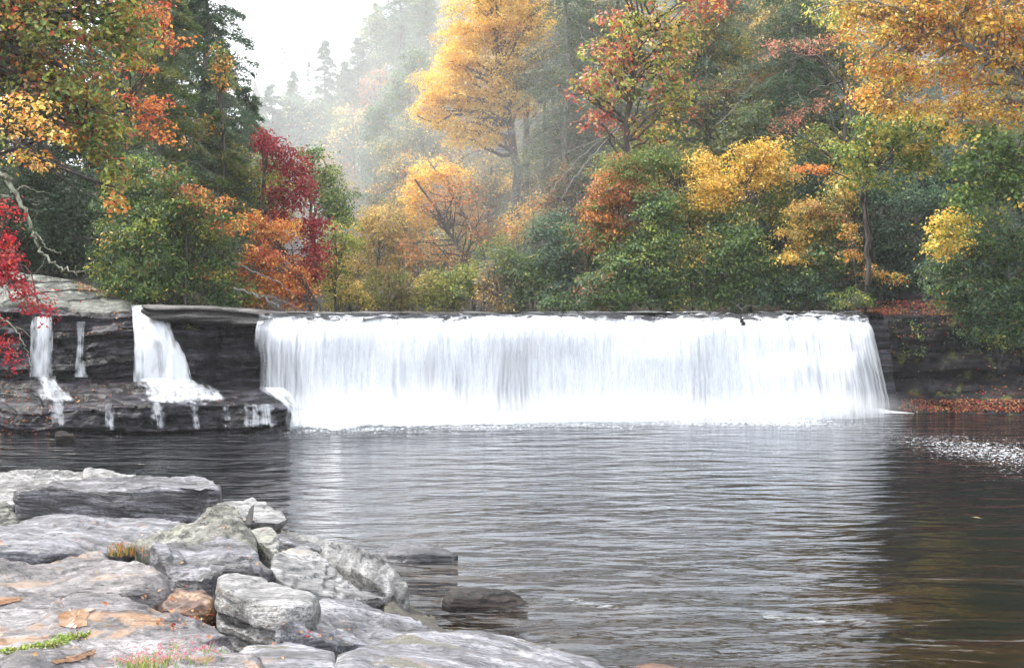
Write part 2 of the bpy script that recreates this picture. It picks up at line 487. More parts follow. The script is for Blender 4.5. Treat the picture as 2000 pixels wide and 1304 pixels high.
# rock behind the main curtain
pb = {}
for u in (560, 700, 1000, 1300, 1500, 1620, 1700, 1735):
    Y = float(lipY(u))
    ex = max(0, (u - 1350) / 350) * .9
    pb[u] = [(Y - .2 - ex, -1.2), (Y - ex, .1), (Y + .35 - ex * .8, 1.2), (Y + .5 - ex * .5, 2.2), (Y + .45 - ex * .2, 3.0), (Y + .5, 3.4), (Y + 1.1, 3.56), (Y + 3.5, 3.5)]
sheet_rock('cliff', None, pb, M_WET, 'dark ledge rock showing between strands of the wide waterfall', 'cliff', nc=260, nr=70, amp=.12, strata=2.5, seed=8, block=.1)

pr = {
    1700: [(45.0, -1.2), (45.2, 0), (45.6, .3), (46.0, .45), (46.2, 1.0), (46.4, 2.0), (46.5, 3.0), (46.7, 3.55), (47.2, 3.65), (49.5, 3.8), (53, 4.3)],
    1760: [(44.7, -1.2), (44.9, 0), (45.5, .3), (46.0, .5), (46.3, 1.1), (46.5, 2.0), (46.6, 2.9), (46.8, 3.5), (47.4, 3.7), (49.5, 4.1), (53, 5.0)],
    1850: [(44.2, -1.2), (44.4, 0), (45.2, .4), (45.7, .6), (46.1, 1.2), (46.3, 2.0), (46.5, 2.8), (46.8, 3.5), (47.6, 4.0), (49.5, 4.6), (53, 6.0)],
    2000: [(43.2, -1.2), (43.5, 0), (44.5, .45), (45.2, .8), (45.6, 1.3), (45.8, 2.0), (46.2, 3.0), (46.5, 4.0), (47.4, 4.8), (49.5, 5.4), (53, 6.5)],
    2300: [(41, -1.2), (41.4, 0), (42.5, .5), (43.4, 1.0), (44, 1.6), (44.4, 2.4), (44.8, 3.6), (45.2, 4.8), (46.4, 5.6), (49.5, 6.4), (53, 8)],
}
sheet_rock('cliff', None, pr, M_WETM, 'dark mossy rock bank with fallen leaves right of the main waterfall', 'cliff', nc=360, nr=220, amp=.42, strata=2.4, seed=5, lean=.1)

# pale outcrop above the left cliff
def outcrop():
    xs = np.linspace(0, 1, 170); ys = np.linspace(0, 1, 90)
    S, T = np.meshgrid(xs, ys)
    u = -120 + S * 372
    top = np.interp(u, [-120, 0, 70, 120, 180, 235, 252], [520, 532, 540, 552, 574, 592, 606])
    Yf, Yb = 40.3, 43.4
    zf = 3.55 + 0 * u
    ztop = EYE + (600 - top) / F * 42.8
    Y = Yf + (Yb - Yf) * np.clip(T / .8, 0, 1) ** .9 + np.clip(T - .8, 0, 1) * 9
    k = np.clip(T / .8, 0, 1)
    Z = zf + (ztop - zf) * (.30 * np.clip(k * 14, 0, 1) + .7 * k ** 1.2) - np.clip(T - .8, 0, 1) * 5
    X = ux(u, 41.5)
    V = np.stack([X.ravel(), Y.ravel(), Z.ravel()], -1)
    s = V[:, 2] * 4 - V[:, 0] * .25 + fbm(V * .5, 2)
    lay = _hash(np.floor(s).astype(int), np.zeros(len(s), int), np.zeros(len(s), int)) - .5
    V[:, 1] += -lay * .3 + fbm(V * 1.2, 4) * .14
    V[:, 2] += fbm(V * 2 + 5, 4) * .06 + lay * .05
    o = centred('rock_outcrop', V, grid_faces(90, 170), M_PALE)
    tag(o, 'pale lichen covered bedrock outcrop sloping down to the left falls', 'rock')
outcrop()

# ------------------------------------------------------------------ falling water
def mat_fall(name, cover=.5, streak=9.0, sy=.35, my=.18, lip=0.0, white=(.82, .845, .885), soft=.14, amax=1.0):
    """white silky water; 'flow' = (metres along, metres down, edge fade)"""
    m = NT(name)
    fl = m.n('ShaderNodeAttribute', attribute_name='flow').outputs['Vector']
    s, d, e = m.sep(fl)[0:3]
    wob = m.math('MULTIPLY', m.math('SUBTRACT', m.noise(m.n('ShaderNodeMapping', {'Vector': fl, 'Scale': (.5, .5, 0)}).outputs[0], 1, 2), .5), .35)
    sv = m.n('ShaderNodeCombineXYZ', {0: m.math('ADD', s, wob), 1: d, 2: 0.0}).outputs[0]
    fine = m.noise(m.n('ShaderNodeMapping', {'Vector': sv, 'Scale': (streak, sy, 1)}).outputs[0], 1, 4, .65)
    mid = m.noise(m.n('ShaderNodeMapping', {'Vector': sv, 'Scale': (streak * .16, my, 1)}).outputs[0], 1, 3, .6)
    a = m.math('ADD', m.math('MULTIPLY', fine, .55), m.math('MULTIPLY', mid, .45))
    a = m.math('ADD', a, m.math('MULTIPLY', m.math('SUBTRACT', e, .5), 1.0))
    mid_ = .5 - (cover - .5) * .3
    al = m.ramp(a, [(max(0, mid_ - soft), 0), (mid_ + soft, 1)])
    al = m.math('MULTIPLY', al, amax)
    if lip:
        # water still sliding over the lip: dark glassy gaps between white riffles
        z = m.noise(m.n('ShaderNodeMapping', {'Vector': fl, 'Scale': (1.5, 3.2, 1)}).outputs[0], 1, 6, .68, .8)
        zb = m.noise(m.n('ShaderNodeMapping', {'Vector': fl, 'Scale': (.3, .8, 1)}).outputs[0], 1, 3, .6)
        up = m.math('SUBTRACT', 1, m.math('DIVIDE', m.math('SUBTRACT', d, .35), lip), True)
        k = m.math('SUBTRACT', m.math('ADD', m.math('MULTIPLY', z, .6), m.math('MULTIPLY', zb, .4)), m.math('MULTIPLY', m.math('SUBTRACT', up, .35), .2))
        riff = m.ramp(k, [(.47, .05), (.54, 1)])
        al = m.math('MULTIPLY', al, m.math('MAXIMUM', riff, m.math('SUBTRACT', 1, m.math('MULTIPLY', up, 2.2), True)))
    c = m.mix(m.ramp(fine, [(.32, 0), (.62, 1)]), (.70, .74, .80), white)
    h = m.math('ADD', m.math('MULTIPLY', fine, .5), mid)
    b = m.bump(h, .25, .08)
    p = m.n('ShaderNodeBsdfDiffuse', {'Color': c, 'Normal': b})
    t = m.n('ShaderNodeBsdfTranslucent', {'Color': white + (1,)})
    mx = m.n('ShaderNodeMixShader', {0: .35, 1: p.outputs[0], 2: t.outputs[0]})
    tr = m.n('ShaderNodeBsdfTransparent')
    fin = m.n('ShaderNodeMixShader', {0: al, 1: tr.outputs[0], 2: mx.outputs[0]})
    return m.done(fin.outputs[0])

M_CURT = mat_fall('falling_water', cover=1.25, lip=1.25, soft=.2)
M_THIN = mat_fall('thin_falling_water', cover=.55, streak=8, soft=.16, lip=1.25)

def main_fall(push, nm, mat, thin, seed, parent, base):
    nc, nr = 620, 60
    us = np.linspace(509, 1688, nc)
    Yl = lipY(us)
    right = np.clip((us - 1380) / 250, 0, 1)
    left = np.clip((620 - us) / 100, 0, 1)
    # profile (dy toward camera, z)
    z = np.array([3.66, 3.665, 3.62, 3.50, 3.32, 3.10, 2.85, 2.4, 1.8, 1.1, .5, .1, -.1])
    dyL = np.array([1.5, .7, .1, -.35, -.7, -.88, -.98, -1.05, -1.1, -1.16, -1.22, -1.28, -1.3])
    dyR = np.array([1.2, .4, -.05, -.35, -.62, -.82, -1.0, -1.2, -1.45, -1.75, -2.0, -2.2, -2.25])
    seg = np.r_[0, np.cumsum(np.hypot(np.diff(z), np.diff(dyL)))]
    t = np.linspace(0, 1, nr)
    sg = t * seg[-1]
    Z = np.interp(sg, seg, z)[:, None] + 0 * us[None]
    D = np.interp(sg, seg, dyL)[:, None] * (1 - right) + np.interp(sg, seg, dyR)[:, None] * right
    drop = np.clip(3.3 - Z, 0, 9)
    X0 = ux(us, Yl)[None] + 0 * Z
    # right edge flares outwards as it falls
    X = X0 + (np.clip((us - 1600) / 88, 0, 1) ** 2)[None] * drop ** .8 * .14 - (left ** 2)[None] * 0
    Y = Yl[None] + D - push * np.clip(drop * 2, .15, 1)
    q = np.stack([X0.ravel() * 1.0, Z.ravel() * .18, Z.ravel() * 0 + seed], -1)
    fl = fbm(q * np.array([2.2, 1, 1]), 4, .6).reshape(Z.shape)
    Y = Y - fl * .10 * np.clip(drop + .3, 0, 1)
    q2 = np.stack([X0.ravel() * .5, Z.ravel() * .9, Z.ravel() * 0 + seed + 4], -1)
    lump = fbm(q2, 3).reshape(Z.shape)
    Y = Y - lump * .14 * right[None] * np.clip(drop, 0, 1)
    # a ledge breaks the right half of the fall part way down
    led = np.clip(1 - np.abs(us - 1540) / 110, 0, 1) ** .5
    Y = Y - (led[None] * .38 * (1 / (1 + np.exp((Z - 1.95 - .12 * np.sin(us * .05)[None]) * 9))))
    # the lip itself is chipped and uneven
    chip = fbm(np.stack([X0[0] * .55, X0[0] * 0, X0[0] * 0 + 2.2], -1), 4) * .42 + np.where(fbm(np.stack([X0[0] * 1.7, X0[0] * 0 + 5, X0[0] * 0], -1), 2) > .35, .12, 0)
    Y = Y + chip[None] * np.clip(1 - np.abs(Z - 3.3) / 1.2, 0, 1)
    # crest ripples on the lip
    q3 = np.stack([X0.ravel() * 1.4, Y.ravel() * 3, X0.ravel() * 0], -1)
    Z = Z + fbm(q3, 3).reshape(Z.shape) * .065 * np.clip(1 - drop, 0, 1)
    V = np.stack([X.ravel(), Y.ravel(), Z.ravel()], -1)
    e = np.full(Z.shape, .5)
    e -= np.clip((540 - us) / 60, 0, 1)[None] * .5
    e -= (np.clip((640 - us) / 110, 0, 1)[None]) * .2 * np.clip(drop, 0, 1)
    e -= np.clip((us - 1660) / 60, 0, 1)[None] * .5
    if thin: e = e - .06
    e += fbm(np.stack([X0[0] * .45, X0[0] * 0 + seed, X0[0] * 0], -1), 3)[None] * .06 * np.clip(drop * .8, 0, 1)
    e -= .12 * np.clip((us - 1540) / 120, 0, 1)[None] * np.clip(drop * .6, 0, 1) * (.5 + .5 * np.sin(us * .21))[None]
    # darker, thinner stretches as in the middle of the fall
    for (c, w, a) in ((790, 26, .07), (838, 10, .06), (985, 22, .07), (1020, 14, .08), (905, 10, .05), (1560, 12, .05), (1660, 9, .1), (1640, 6, .07), (1352, 25, .04), (690, 12, .05)):
        e -= a * np.exp(-((us - c) / w) ** 2)[None] * np.clip(drop * .7, 0, 1)
    uvw = np.stack([X0.ravel() + seed * 13, np.repeat(sg, nc) - .9, e.ravel()], -1)
    return centred(nm, V, grid_faces(nr, nc), mat, parent, uv=uvw, base=base)

fb = W(1100, 825, 42.0)
fb = (fb[0], fb[1], 0)
wf = root('waterfall', fb, 'widest white curtain waterfall pouring over the long rock lip into the pool', 'waterfall')
main_fall(0, 'water_curtain', M_CURT, False, 0, wf, fb)
main_fall(.16, 'water_strands', M_THIN, True, 3, wf, fb)

def mat_foam(name, edge=True, thr=.5):
    m = NT(name)
    fl = m.n('ShaderNodeAttribute', attribute_name='flow').outputs['Vector']
    e = m.sep(fl)[2]
    n = m.noise(m.pos((1, 1.5, 1)), 2.2, 6, .7)
    n2 = m.noise(m.pos((1, 2.2, 1)), 6, 5, .7)
    a = m.math('ADD', m.math('ADD', m.math('MULTIPLY', n, .6), m.math('MULTIPLY', n2, .4)), m.math('SUBTRACT', e, .5))
    al = m.ramp(a, [(thr - .09, 0), (thr + .09, 1)])
    p = m.n('ShaderNodeBsdfDiffuse', {'Color': (.9, .91, .93, 1), 'Normal': m.bump(n, .3, .1)})
    t = m.n('ShaderNodeBsdfTranslucent', {'Color': (.9, .92, .95, 1)})
    mx = m.n('ShaderNodeMixShader', {0: .35, 1: p.outputs[0], 2: t.outputs[0]})
    tr = m.n('ShaderNodeBsdfTransparent')
    fin = m.n('ShaderNodeMixShader', {0: al, 1: tr.outputs[0], 2: mx.outputs[0]})
    return m.done(fin.outputs[0])
M_FOAM = mat_foam('foam', thr=.36)

def foam_bank():
    us = np.linspace(500, 1790, 500)
    vf = np.interp(us, [500, 560, 600, 800, 1000, 1200, 1500, 1640, 1750, 1790], [838, 840, 840, 836, 830, 826, 817, 812, 807, 806])
    Yf = EYE * F / (vf - 600) + fbm(np.stack([us * .016, us * 0, us * 0 + 4], -1), 4) * .5
    Yb = lipY(us) - .9 - np.clip((us - 1400) / 250, 0, 1) * .6
    h = np.interp(us, [500, 575, 600, 700, 800, 900, 1000, 1400, 1650, 1700, 1750, 1790], [.15, .95, 1.05, .85, .6, .4, .28, .22, .26, .26, .08, 0])
    t = np.linspace(0, 1, 44)[:, None]
    Y = Yf + (Yb + .3 - Yf) * t
    pr_ = np.clip(t * 1.25, 0, 1) ** .8
    Z = .012 + h * (pr_ - .25 * np.clip(t - .8, 0, 1) * 0)
    X = ux(us, 40.8 + (us - 575) / 1200 * 3.4)[None] + 0 * Z
    q = np.stack([X.ravel(), Y.ravel(), Z.ravel()], -1)
    n = fbm(q * np.array([1.2, 1.6, 1]), 4).reshape(Z.shape)
    Z = Z + n * .12 * np.clip(h * 1.6, 0.1, 1) * np.clip(t * 3, 0, 1)
    Z = np.maximum(Z, .012)
    V = np.stack([X.ravel(), Y.ravel(), Z.ravel()], -1)
    e = .5 + np.clip(t * 6, 0, 1) * .5 - .22 + 0 * Z
    e -= np.clip((us - 1700) / 90, 0, 1)[None] * .35
    e -= np.clip((575 - us) / 40, 0, 1)[None] * (.25 + .3 * t)
    uvw = np.stack([X.ravel(), Y.ravel(), e.ravel()], -1)
    o = centred('churning_foam', V, grid_faces(44, 500), M_FOAM, wf, uv=uvw, base=fb)
foam_bank()

# spray hanging over the foot of the fall
def ellipsoid(name, c, r, mat, label=None, seg=40, rng_=20):
    th = np.linspace(0, 2 * pi, seg, endpoint=False); ph = np.linspace(.02, pi - .02, rng_)
    T, Pp = np.meshgrid(th, ph)
    V = np.stack([np.cos(T) * np.sin(Pp) * r[0], np.sin(T) * np.sin(Pp) * r[1], np.cos(Pp) * r[2]], -1).reshape(-1, 3)
    me = mesh_np(name, V, grid_faces(rng_, seg, True)[:, ::-1])
    import bmesh
    bm = bmesh.new(); bm.from_mesh(me)
    bm.verts.ensure_lookup_table()
    es = [e for e in bm.edges if e.is_boundary]
    bmesh.ops.holes_fill(bm, edges=es, sides=0)
    bmesh.ops.recalc_face_normals(bm, faces=bm.faces)
    bm.to_mesh(me); bm.free()
    o = link(name, me, mat, None, c)
    return tag(o, label, 'mist' if label else None, None, 'stuff')

def mat_puff(name, dens, r):
    m = NT(name)
    c = m.n('ShaderNodeTexCoord').outputs['Object']
    q = m.n('ShaderNodeVectorMath', {0: c, 1: (1 / r[0], 1 / r[1], 1 / r[2])}, operation='MULTIPLY').outputs[0]
    l = m.n('ShaderNodeVectorMath', {0: q}, operation='LENGTH').outputs['Value']
    f = m.math('SUBTRACT', 1, l, True)
    f = m.math('MULTIPLY', m.math('POWER', f, 1.5), dens)
    v = m.n('ShaderNodeVolumePrincipled', {'Color': (1, 1, 1, 1), 'Density': f, 'Anisotropy': 0.0})
    return m.done(v.outputs[0], True)

def mat_vol(name, dens, colr=(1, 1, 1), aniso=.2):
    m = NT(name)
    v = m.n('ShaderNodeVolumePrincipled', {'Color': (*colr, 1), 'Density': dens, 'Anisotropy': aniso})
    return m.done(v.outputs[0], True)

# ------------------------------------------------------------------ smaller cascades on the left
M_CASC = mat_fall('cascade_water', cover=.7, streak=11, soft=.24)
M_FAN = mat_fall('fanning_water', cover=.55, streak=9, sy=1.3, my=2.8, soft=.2, amax=.72)
M_TRIK = mat_fall('trickle_water', cover=.8, streak=12, soft=.28)

def ribbon(name, path, mat, parent, base, nc=60, nr=50, out=.06, e0=.5, seed=0, bulge=.05):
    """path: list of (v, u_left, u_right, Y) from top to bottom"""
    A = np.array(path, float)
    seg = np.r_[0, np.cumsum(np.abs(np.diff(A[:, 0])) + .3 * F / 40 * np.abs(np.diff(A[:, 3])))]
    t = np.linspace(0, seg[-1], nr)
    v, ul, ur, Y = [np.interp(t, seg, A[:, k]) for k in range(4)]
    for _ in range(14):
        for q_ in (ul, ur, Y): q_[1:-1] = (q_[:-2] + q_[1:-1] * 2 + q_[2:]) / 4
    s = np.linspace(0, 1, nc)
    Vv = []; E = []
    for i in range(nr):
        uu = ul[i] + (ur[i] - ul[i]) * s
        p = np.array([W(a, v[i], Y[i]) for a in uu])
        Vv.append(p)
        ed = np.minimum(s, 1 - s) * (ur[i] - ul[i]) / 9
        rag = fbm(np.stack([s * (ur[i] - ul[i]) / 9, 0 * s + i * .12, 0 * s + seed], -1), 3) * .16
        E.append(e0 + rag - (.5 if name == 'water_fan' else .34) * np.clip(1 - ed * (.3 if name == 'water_fan' else .6), 0, 1))
    V = np.concatenate(Vv); E = np.concatenate(E)
    fade = np.repeat(np.clip(np.minimum(np.arange(nr) / 1.5 + .3, (nr - 1 - np.arange(nr)) / (nr * .22)), 0, 1), nc)
    E = E - .35 * (1 - fade) * (0 if name == 'falling_water' else 1)
    top = V[:, 2].max()
    q = np.stack([V[:, 0] * 3, V[:, 2] * .4, V[:, 1] * 0 + seed], -1)
    V[:, 1] -= out + fbm(q, 3) * bulge
    wm = float(np.median(ur - ul)) * Y.mean() / F
    dd = np.repeat(np.r_[0, np.cumsum(np.hypot(np.diff(v) / 60, np.diff(Y)))], nc)
    uvw = np.stack([np.tile(s, nr) * wm + seed * 7, dd + .9, E], -1)
    return centred(name, V, grid_faces(nr, nc), mat, parent, uv=uvw, base=base)

def cascade(label, parts, name='cascade'):
    p0 = parts[0][1][-1]
    b = W((p0[1] + p0[2]) / 2, p0[0], p0[3])
    r = root(name, b, label, 'cascade', 'small cascades down the left ledges')
    for i, (nm, path, mat, kw) in enumerate(parts):
        ribbon(nm, path, mat, r, b, seed=i + len(path), **kw)

cascade('broad white cascade fanning from the lip onto the middle of the left shelf', [
    ('falling_water', [(596, 258, 300, 41.2), (608, 259, 312, 40.3), (628, 260, 330, 39.6), (640, 262, 334, 39.35), (660, 262, 345, 39.1), (690, 262, 362, 38.9), (720, 262, 372, 38.75), (745, 262, 377, 38.65)], M_CASC, dict(e0=.66, nr=70, nc=90, bulge=.09)),
    ('water_fan', [(738, 262, 378, 38.7), (748, 262, 405, 38.45), (762, 275, 440, 38.1), (775, 270, 452, 37.7), (786, 276, 440, 37.3), (790, 290, 425, 37.25)], M_FAN, dict(e0=.62, nr=50, nc=110, out=.12)),
    ('trickle', [(784, 290, 318, 37.15), (810, 292, 330, 37.0), (842, 300, 330, 36.9)], M_TRIK, dict(e0=.42)),
    ('trickle', [(786, 372, 388, 37.2), (815, 374, 390, 37.15), (843, 376, 392, 37.0)], M_TRIK, dict(e0=.52)),
    ('trickle', [(788, 430, 450, 37.25), (815, 432, 452, 37.2), (840, 432, 452, 37.05)], M_TRIK, dict(e0=.46)),
    ('trickle', [(788, 470, 540, 37.3), (815, 470, 545, 37.2), (838, 470, 550, 37.05)], M_TRIK, dict(e0=.30)),
])
cascade('narrow cascade at far left with a stepped fan below it', [
    ('falling_water', [(618, 64, 103, 39.7), (640, 61, 105, 39.4), (690, 60, 106, 39.2), (735, 60, 108, 39.1)], M_CASC, dict(e0=.6)),
    ('water_fan', [(731, 55, 120, 39.0), (742, 56, 128, 38.6), (762, 60, 150, 38.1), (784, 68, 175, 37.5), (790, 75, 170, 37.4)], M_FAN, dict(e0=.5, nr=60, nc=80, out=.12)),
    ('trickle', [(786, 95, 125, 37.2), (810, 100, 132, 37.1), (835, 105, 135, 36.9)], M_TRIK, dict(e0=.5)),
])
cascade('thinnest thread of water between the two left cascades', [
    ('falling_water', [(628, 151, 166, 39.6), (660, 151, 164, 39.4), (700, 150, 163, 39.2), (718, 146, 168, 39.05), (736, 146, 174, 38.95)], M_TRIK, dict(e0=.58)),
    ('trickle', [(784, 207, 220, 37.2), (812, 206, 228, 37.1), (844, 206, 229, 36.85)], M_TRIK, dict(e0=.52)),
])
cascade('shallow sheet of white water spilling off the shelf beside the main waterfall', [
    ('falling_water', [(756, 505, 560, 39.3), (768, 520, 585, 38.9), (790, 548, 590, 38.6), (815, 560, 592, 38.35), (838, 560, 592, 38.2)], M_FAN, dict(e0=.56)),
])
# ------------------------------------------------------------------ foreground boulders
RK = {
 'grey': mat_rock('grey_gneiss', (0.012, 0.012, 0.013), (0.093, 0.092, 0.102), (0.290, 0.287, 0.315), bands=(.9, 4.5, 7), rot=(radians(8), 0, radians(12)), rough=.62, wet=.25, lichen=.12, lcol=(.26, .26, .25), bump=.7, rust=.22, rustc=(.15, .105, .075)),
 'white': mat_rock('pale_gneiss', (0.016, 0.016, 0.016), (0.134, 0.132, 0.129), (0.355, 0.348, 0.340), bands=(.9, 4, 6), rot=(0, radians(6), radians(-20)), rough=.62, wet=.25, lichen=.2, lcol=(.3, .3, .28), bump=.7, rust=.2, rustc=(.2, .15, .105)),
 'dark': mat_rock('dark_gneiss', (0.005, 0.005, 0.005), (0.050, 0.049, 0.055), (0.239, 0.234, 0.264), bands=(1.0, 4, 8), rough=.55, wet=.3, lichen=.1, lcol=(.2, .2, .2), bump=.8),
 'lich': mat_rock('lichened_gneiss', (0.013, 0.013, 0.009), (0.106, 0.105, 0.087), (0.323, 0.317, 0.284), bands=(1.2, 1.2, 2), rot=(0, radians(60), 0), rough=.75, lichen=.3, lcol=(.20, .20, .15), bump=.9),
 'red': mat_rock('rust_streaked_gneiss', (0.009, 0.009, 0.009), (0.091, 0.080, 0.080), (0.262, 0.238, 0.234), bands=(.7, 2.6, 7), rot=(0, 0, radians(10)), rough=.52, wet=.28, rust=.5, rustc=(.165, .11, .07), bump=.65),
 'rusty': mat_rock('layered_rust_gneiss', (0.008, 0.008, 0.009), (0.091, 0.082, 0.086), (0.284, 0.260, 0.264), bands=(.6, 3.2, 7), rot=(0, 0, radians(14)), rough=.42, wet=.25, rust=.55, rustc=(.20, .105, .045), bump=.7),
 'orange': mat_rock('orange_stone', (0.012, 0.005, 0.003), (0.101, 0.040, 0.017), (0.296, 0.188, 0.102), bands=(2, 2, 5), rough=.5, wet=.2, bump=.6),
 'strip': mat_rock('striated_gneiss', (0.012, 0.010, 0.009), (0.096, 0.095, 0.091), (0.284, 0.281, 0.273), bands=(5, .9, 3), rot=(0, 0, radians(38)), rough=.6, bump=.9, lichen=.2, lcol=(.26, .26, .24)),
 'brown': mat_rock('wet_brown_stone', (.002, .0015, .001), (.009, .0055, .004), (.035, .021, .014), bands=(1.5, 1.5, 4), rough=.6, wet=.1, spec=.25, bump=1.0),
 'wgrey': mat_rock('wet_grey_stone', (0.006, 0.006, 0.006), (0.036, 0.036, 0.041), (0.102, 0.100, 0.113), bands=(2, 2, 3), rough=.5, wet=.2, bump=.7),
}

def puddle_mat(src):
    """gneiss with shallow film puddles of a darker grey-brown: wet smooth patches with sharp ragged outlines"""
    m = src.copy(); m.name = 'puddled_gneiss'
    t = m.node_tree
    bs = [n for n in t.nodes if n.type == 'BSDF_PRINCIPLED'][0]
    cl = bs.inputs['Base Color'].links[0].from_socket
    rl = bs.inputs['Roughness'].links[0].from_socket
    nl = bs.inputs['Normal'].links[0].from_socket
    g = t.nodes.new('ShaderNodeNewGeometry')
    mp = t.nodes.new('ShaderNodeMapping'); mp.inputs['Scale'].default_value = (.8, 1.5, 1)
    t.links.new(g.outputs['Position'], mp.inputs[0])
    n = t.nodes.new('ShaderNodeTexNoise'); n.inputs['Scale'].default_value = 1.6; n.inputs['Detail'].default_value = 7; n.inputs['Roughness'].default_value = .55
    t.links.new(mp.outputs[0], n.inputs[0])
    r = t.nodes.new('ShaderNodeValToRGB'); r.color_ramp.elements[0].position = .585; r.color_ramp.elements[1].position = .6
    t.links.new(n.outputs[0], r.inputs[0])
    mx = t.nodes.new('ShaderNodeMix'); mx.data_type = 'RGBA'
    t.links.new(r.outputs[0], mx.inputs[0]); t.links.new(cl, mx.inputs[6]); mx.inputs[7].default_value = (.09, .083, .062, 1)
    t.links.new(mx.outputs[2], bs.inputs['Base Color'])
    mr = t.nodes.new('ShaderNodeMix'); mr.data_type = 'FLOAT'
    t.links.new(r.outputs[0], mr.inputs[0]); t.links.new(rl, mr.inputs[2]); mr.inputs[3].default_value = .12
    t.links.new(mr.outputs[0], bs.inputs['Roughness'])
    return m
RK['puddle'] = puddle_mat(RK['grey'])

def smooth_closed(P, n):
    P = np.asarray(P, float)
    k = len(P)
    seg = np.linalg.norm(np.roll(P, -1, 0) - P, axis=1)
    cum = np.r_[0, np.cumsum(seg)]
    out = []
    for s in np.linspace(0, cum[-1], n, endpoint=False):
        i = min(np.searchsorted(cum, s, 'right') - 1, k - 1)
        t = (s - cum[i]) / max(seg[i], 1e-9)
        p0, p1, p2, p3 = P[(i - 1) % k], P[i], P[(i + 1) % k], P[(i + 2) % k]
        cr = .5 * ((2 * p1) + (-p0 + p2) * t + (2 * p0 - 5 * p1 + 4 * p2 - p3) * t * t + (-p0 + 3 * p1 - 3 * p2 + p3) * t ** 3)
        ln = p1 * (1 - t) + p2 * t
        out.append(cr * .25 + ln * .75)
    return np.array(out)

def boulder(label, pts, z, mat, su=0.0, sv=0.0, bottom=-.35, under=.12, dome=.0, rnd=.03, amp=.035, seed=0, layers=10, kern=None, facets=4, N=200, rough=.02, name='boulder', cat='rock', group='boulders on the near shore', facez=None):
    pts = np.array(pts, float)
    uc, vc = pts.mean(0)
    if kern: uc, vc = kern
    zs = z + su * (pts[:, 0] - uc) / 100 + sv * (pts[:, 1] - vc) / 10
    Pw = np.array([Wz(u, v, zz) for (u, v), zz in zip(pts, zs)])
    # least-squares plane through the rim
    A = np.c_[Pw[:, :2], np.ones(len(Pw))]
    co, *_ = np.linalg.lstsq(A, Pw[:, 2], rcond=None)
    R = smooth_closed(Pw, N)
    c = np.array(Wz(uc, vc, z))
    size = np.sqrt(np.prod(np.ptp(R[:, :2], axis=0)))
    ang = np.linspace(0, 1, N, endpoint=False)
    R[:, :2] += fbm(np.stack([R[:, 0] * 3, R[:, 1] * 3, R[:, 2] * 0 + seed], -1), 4)[:, None] * (R[:, :2] - c[:2]) * .035
    rows = []
    nt = 34
    for i in range(nt):
        t = ((i + .15) / (nt - .85)) ** .8
        X = c[:2] + (R[:, :2] - c[:2]) * t
        zc = X @ co[:2] + co[2]
        edge = np.clip((t - .75) / .25, 0, 1)
        zr = R[:, 2] * edge + zc * (1 - edge)
        zz = zr + dome * .7 * (1 - t * t) - rnd * edge ** 4 * .8
        rows.append(np.c_[X, zz])
    top_z = rows[-1][:, 2].copy()
    ns = 30
    for i in range(1, ns + 1):
        s = i / ns
        zz = top_z + (bottom - top_z) * s
        prof = math.sin(min(1, s * 5) * pi / 2) * rnd * .7 - under * size * (s ** 1.2)
        dirv = R[:, :2] - c[:2]
        dirv = dirv / (np.linalg.norm(dirv, axis=1)[:, None] + 1e-6)
        rows.append(np.c_[R[:, :2] + dirv * prof, zz])
    V = np.concatenate(rows)
    prng = np.random.default_rng(seed * 77 + 5)
    ext = np.ptp(R[:, :2], axis=0) / 2
    for _k in range(facets):
        th = prng.uniform(0, 2 * pi); el = prng.uniform(-.3, .2)
        nn = np.array([math.cos(th) * math.cos(el), math.sin(th) * math.cos(el), math.sin(el)])
        pr = (V - c) @ nn
        dlim = pr.max() * prng.uniform(.86, .95)
        ex = np.clip(pr - dlim, 0, None)
        V = V - ex[:, None] * nn * .95
    ridx = np.repeat(np.arange(nt + ns), N)
    side = np.clip((ridx - nt + 1.5) / 3, 0, 1)
    q = V + seed * 3.1
    s = V[:, 2] * layers + fbm(q * .8, 3) * 1.2 + V[:, 0] * .6
    lay = _hash(np.floor(s).astype(int), np.zeros(len(s), int) + seed, np.zeros(len(s), int)) - .5
    fr = np.abs(s - np.floor(s) - .5) * 2
    dirv = V[:, :2] - c[:2]
    dirv = dirv / (np.linalg.norm(dirv, axis=1)[:, None] + 1e-6)
    depth_ = np.clip((ridx - nt) / 14, 0, 1)
    sd = (lay * .07 + fbm(q * 2.2, 4) * .05 - np.clip(fr - .8, 0, 1) * .08) * side * (.35 + .65 * depth_)
    V[:, :2] += dirv * sd[:, None]
    ang_ = .5 + seed * .7
    qq = np.stack([q[:, 0] * math.cos(ang_) + q[:, 1] * math.sin(ang_), -q[:, 0] * math.sin(ang_) + q[:, 1] * math.cos(ang_), q[:, 2]], -1)
    tz = fbm(q * 1.1, 2) * amp * 2.0 + ridged(qq * np.array([1.0, 3.0, 1]), 4) * amp * .7 + fbm(q * 9, 3) * amp * .3
    # little risers where layers have split away
    st = fbm(q * .9 + 7, 3) * 3.2
    tz += (np.floor(st) + np.clip((st - np.floor(st)) * 9 - 8, 0, 1)) * amp * .9
    V[:, 2] += tz * (1 - side)
    Fq = grid_faces(nt + ns, N, True)
    o = centred(name, V, Fq, mat)
    # close the middle of the top
    me = o.data
    import bmesh
    bm = bmesh.new(); bm.from_mesh(me); bm.verts.ensure_lookup_table()
    bm.faces.new([bm.verts[i] for i in range(N)][::-1])
    bmesh.ops.recalc_face_normals(bm, faces=bm.faces)
    for f in bm.faces: f.smooth = True
    bm.to_mesh(me); bm.free()
    return tag(o, label, cat, group)

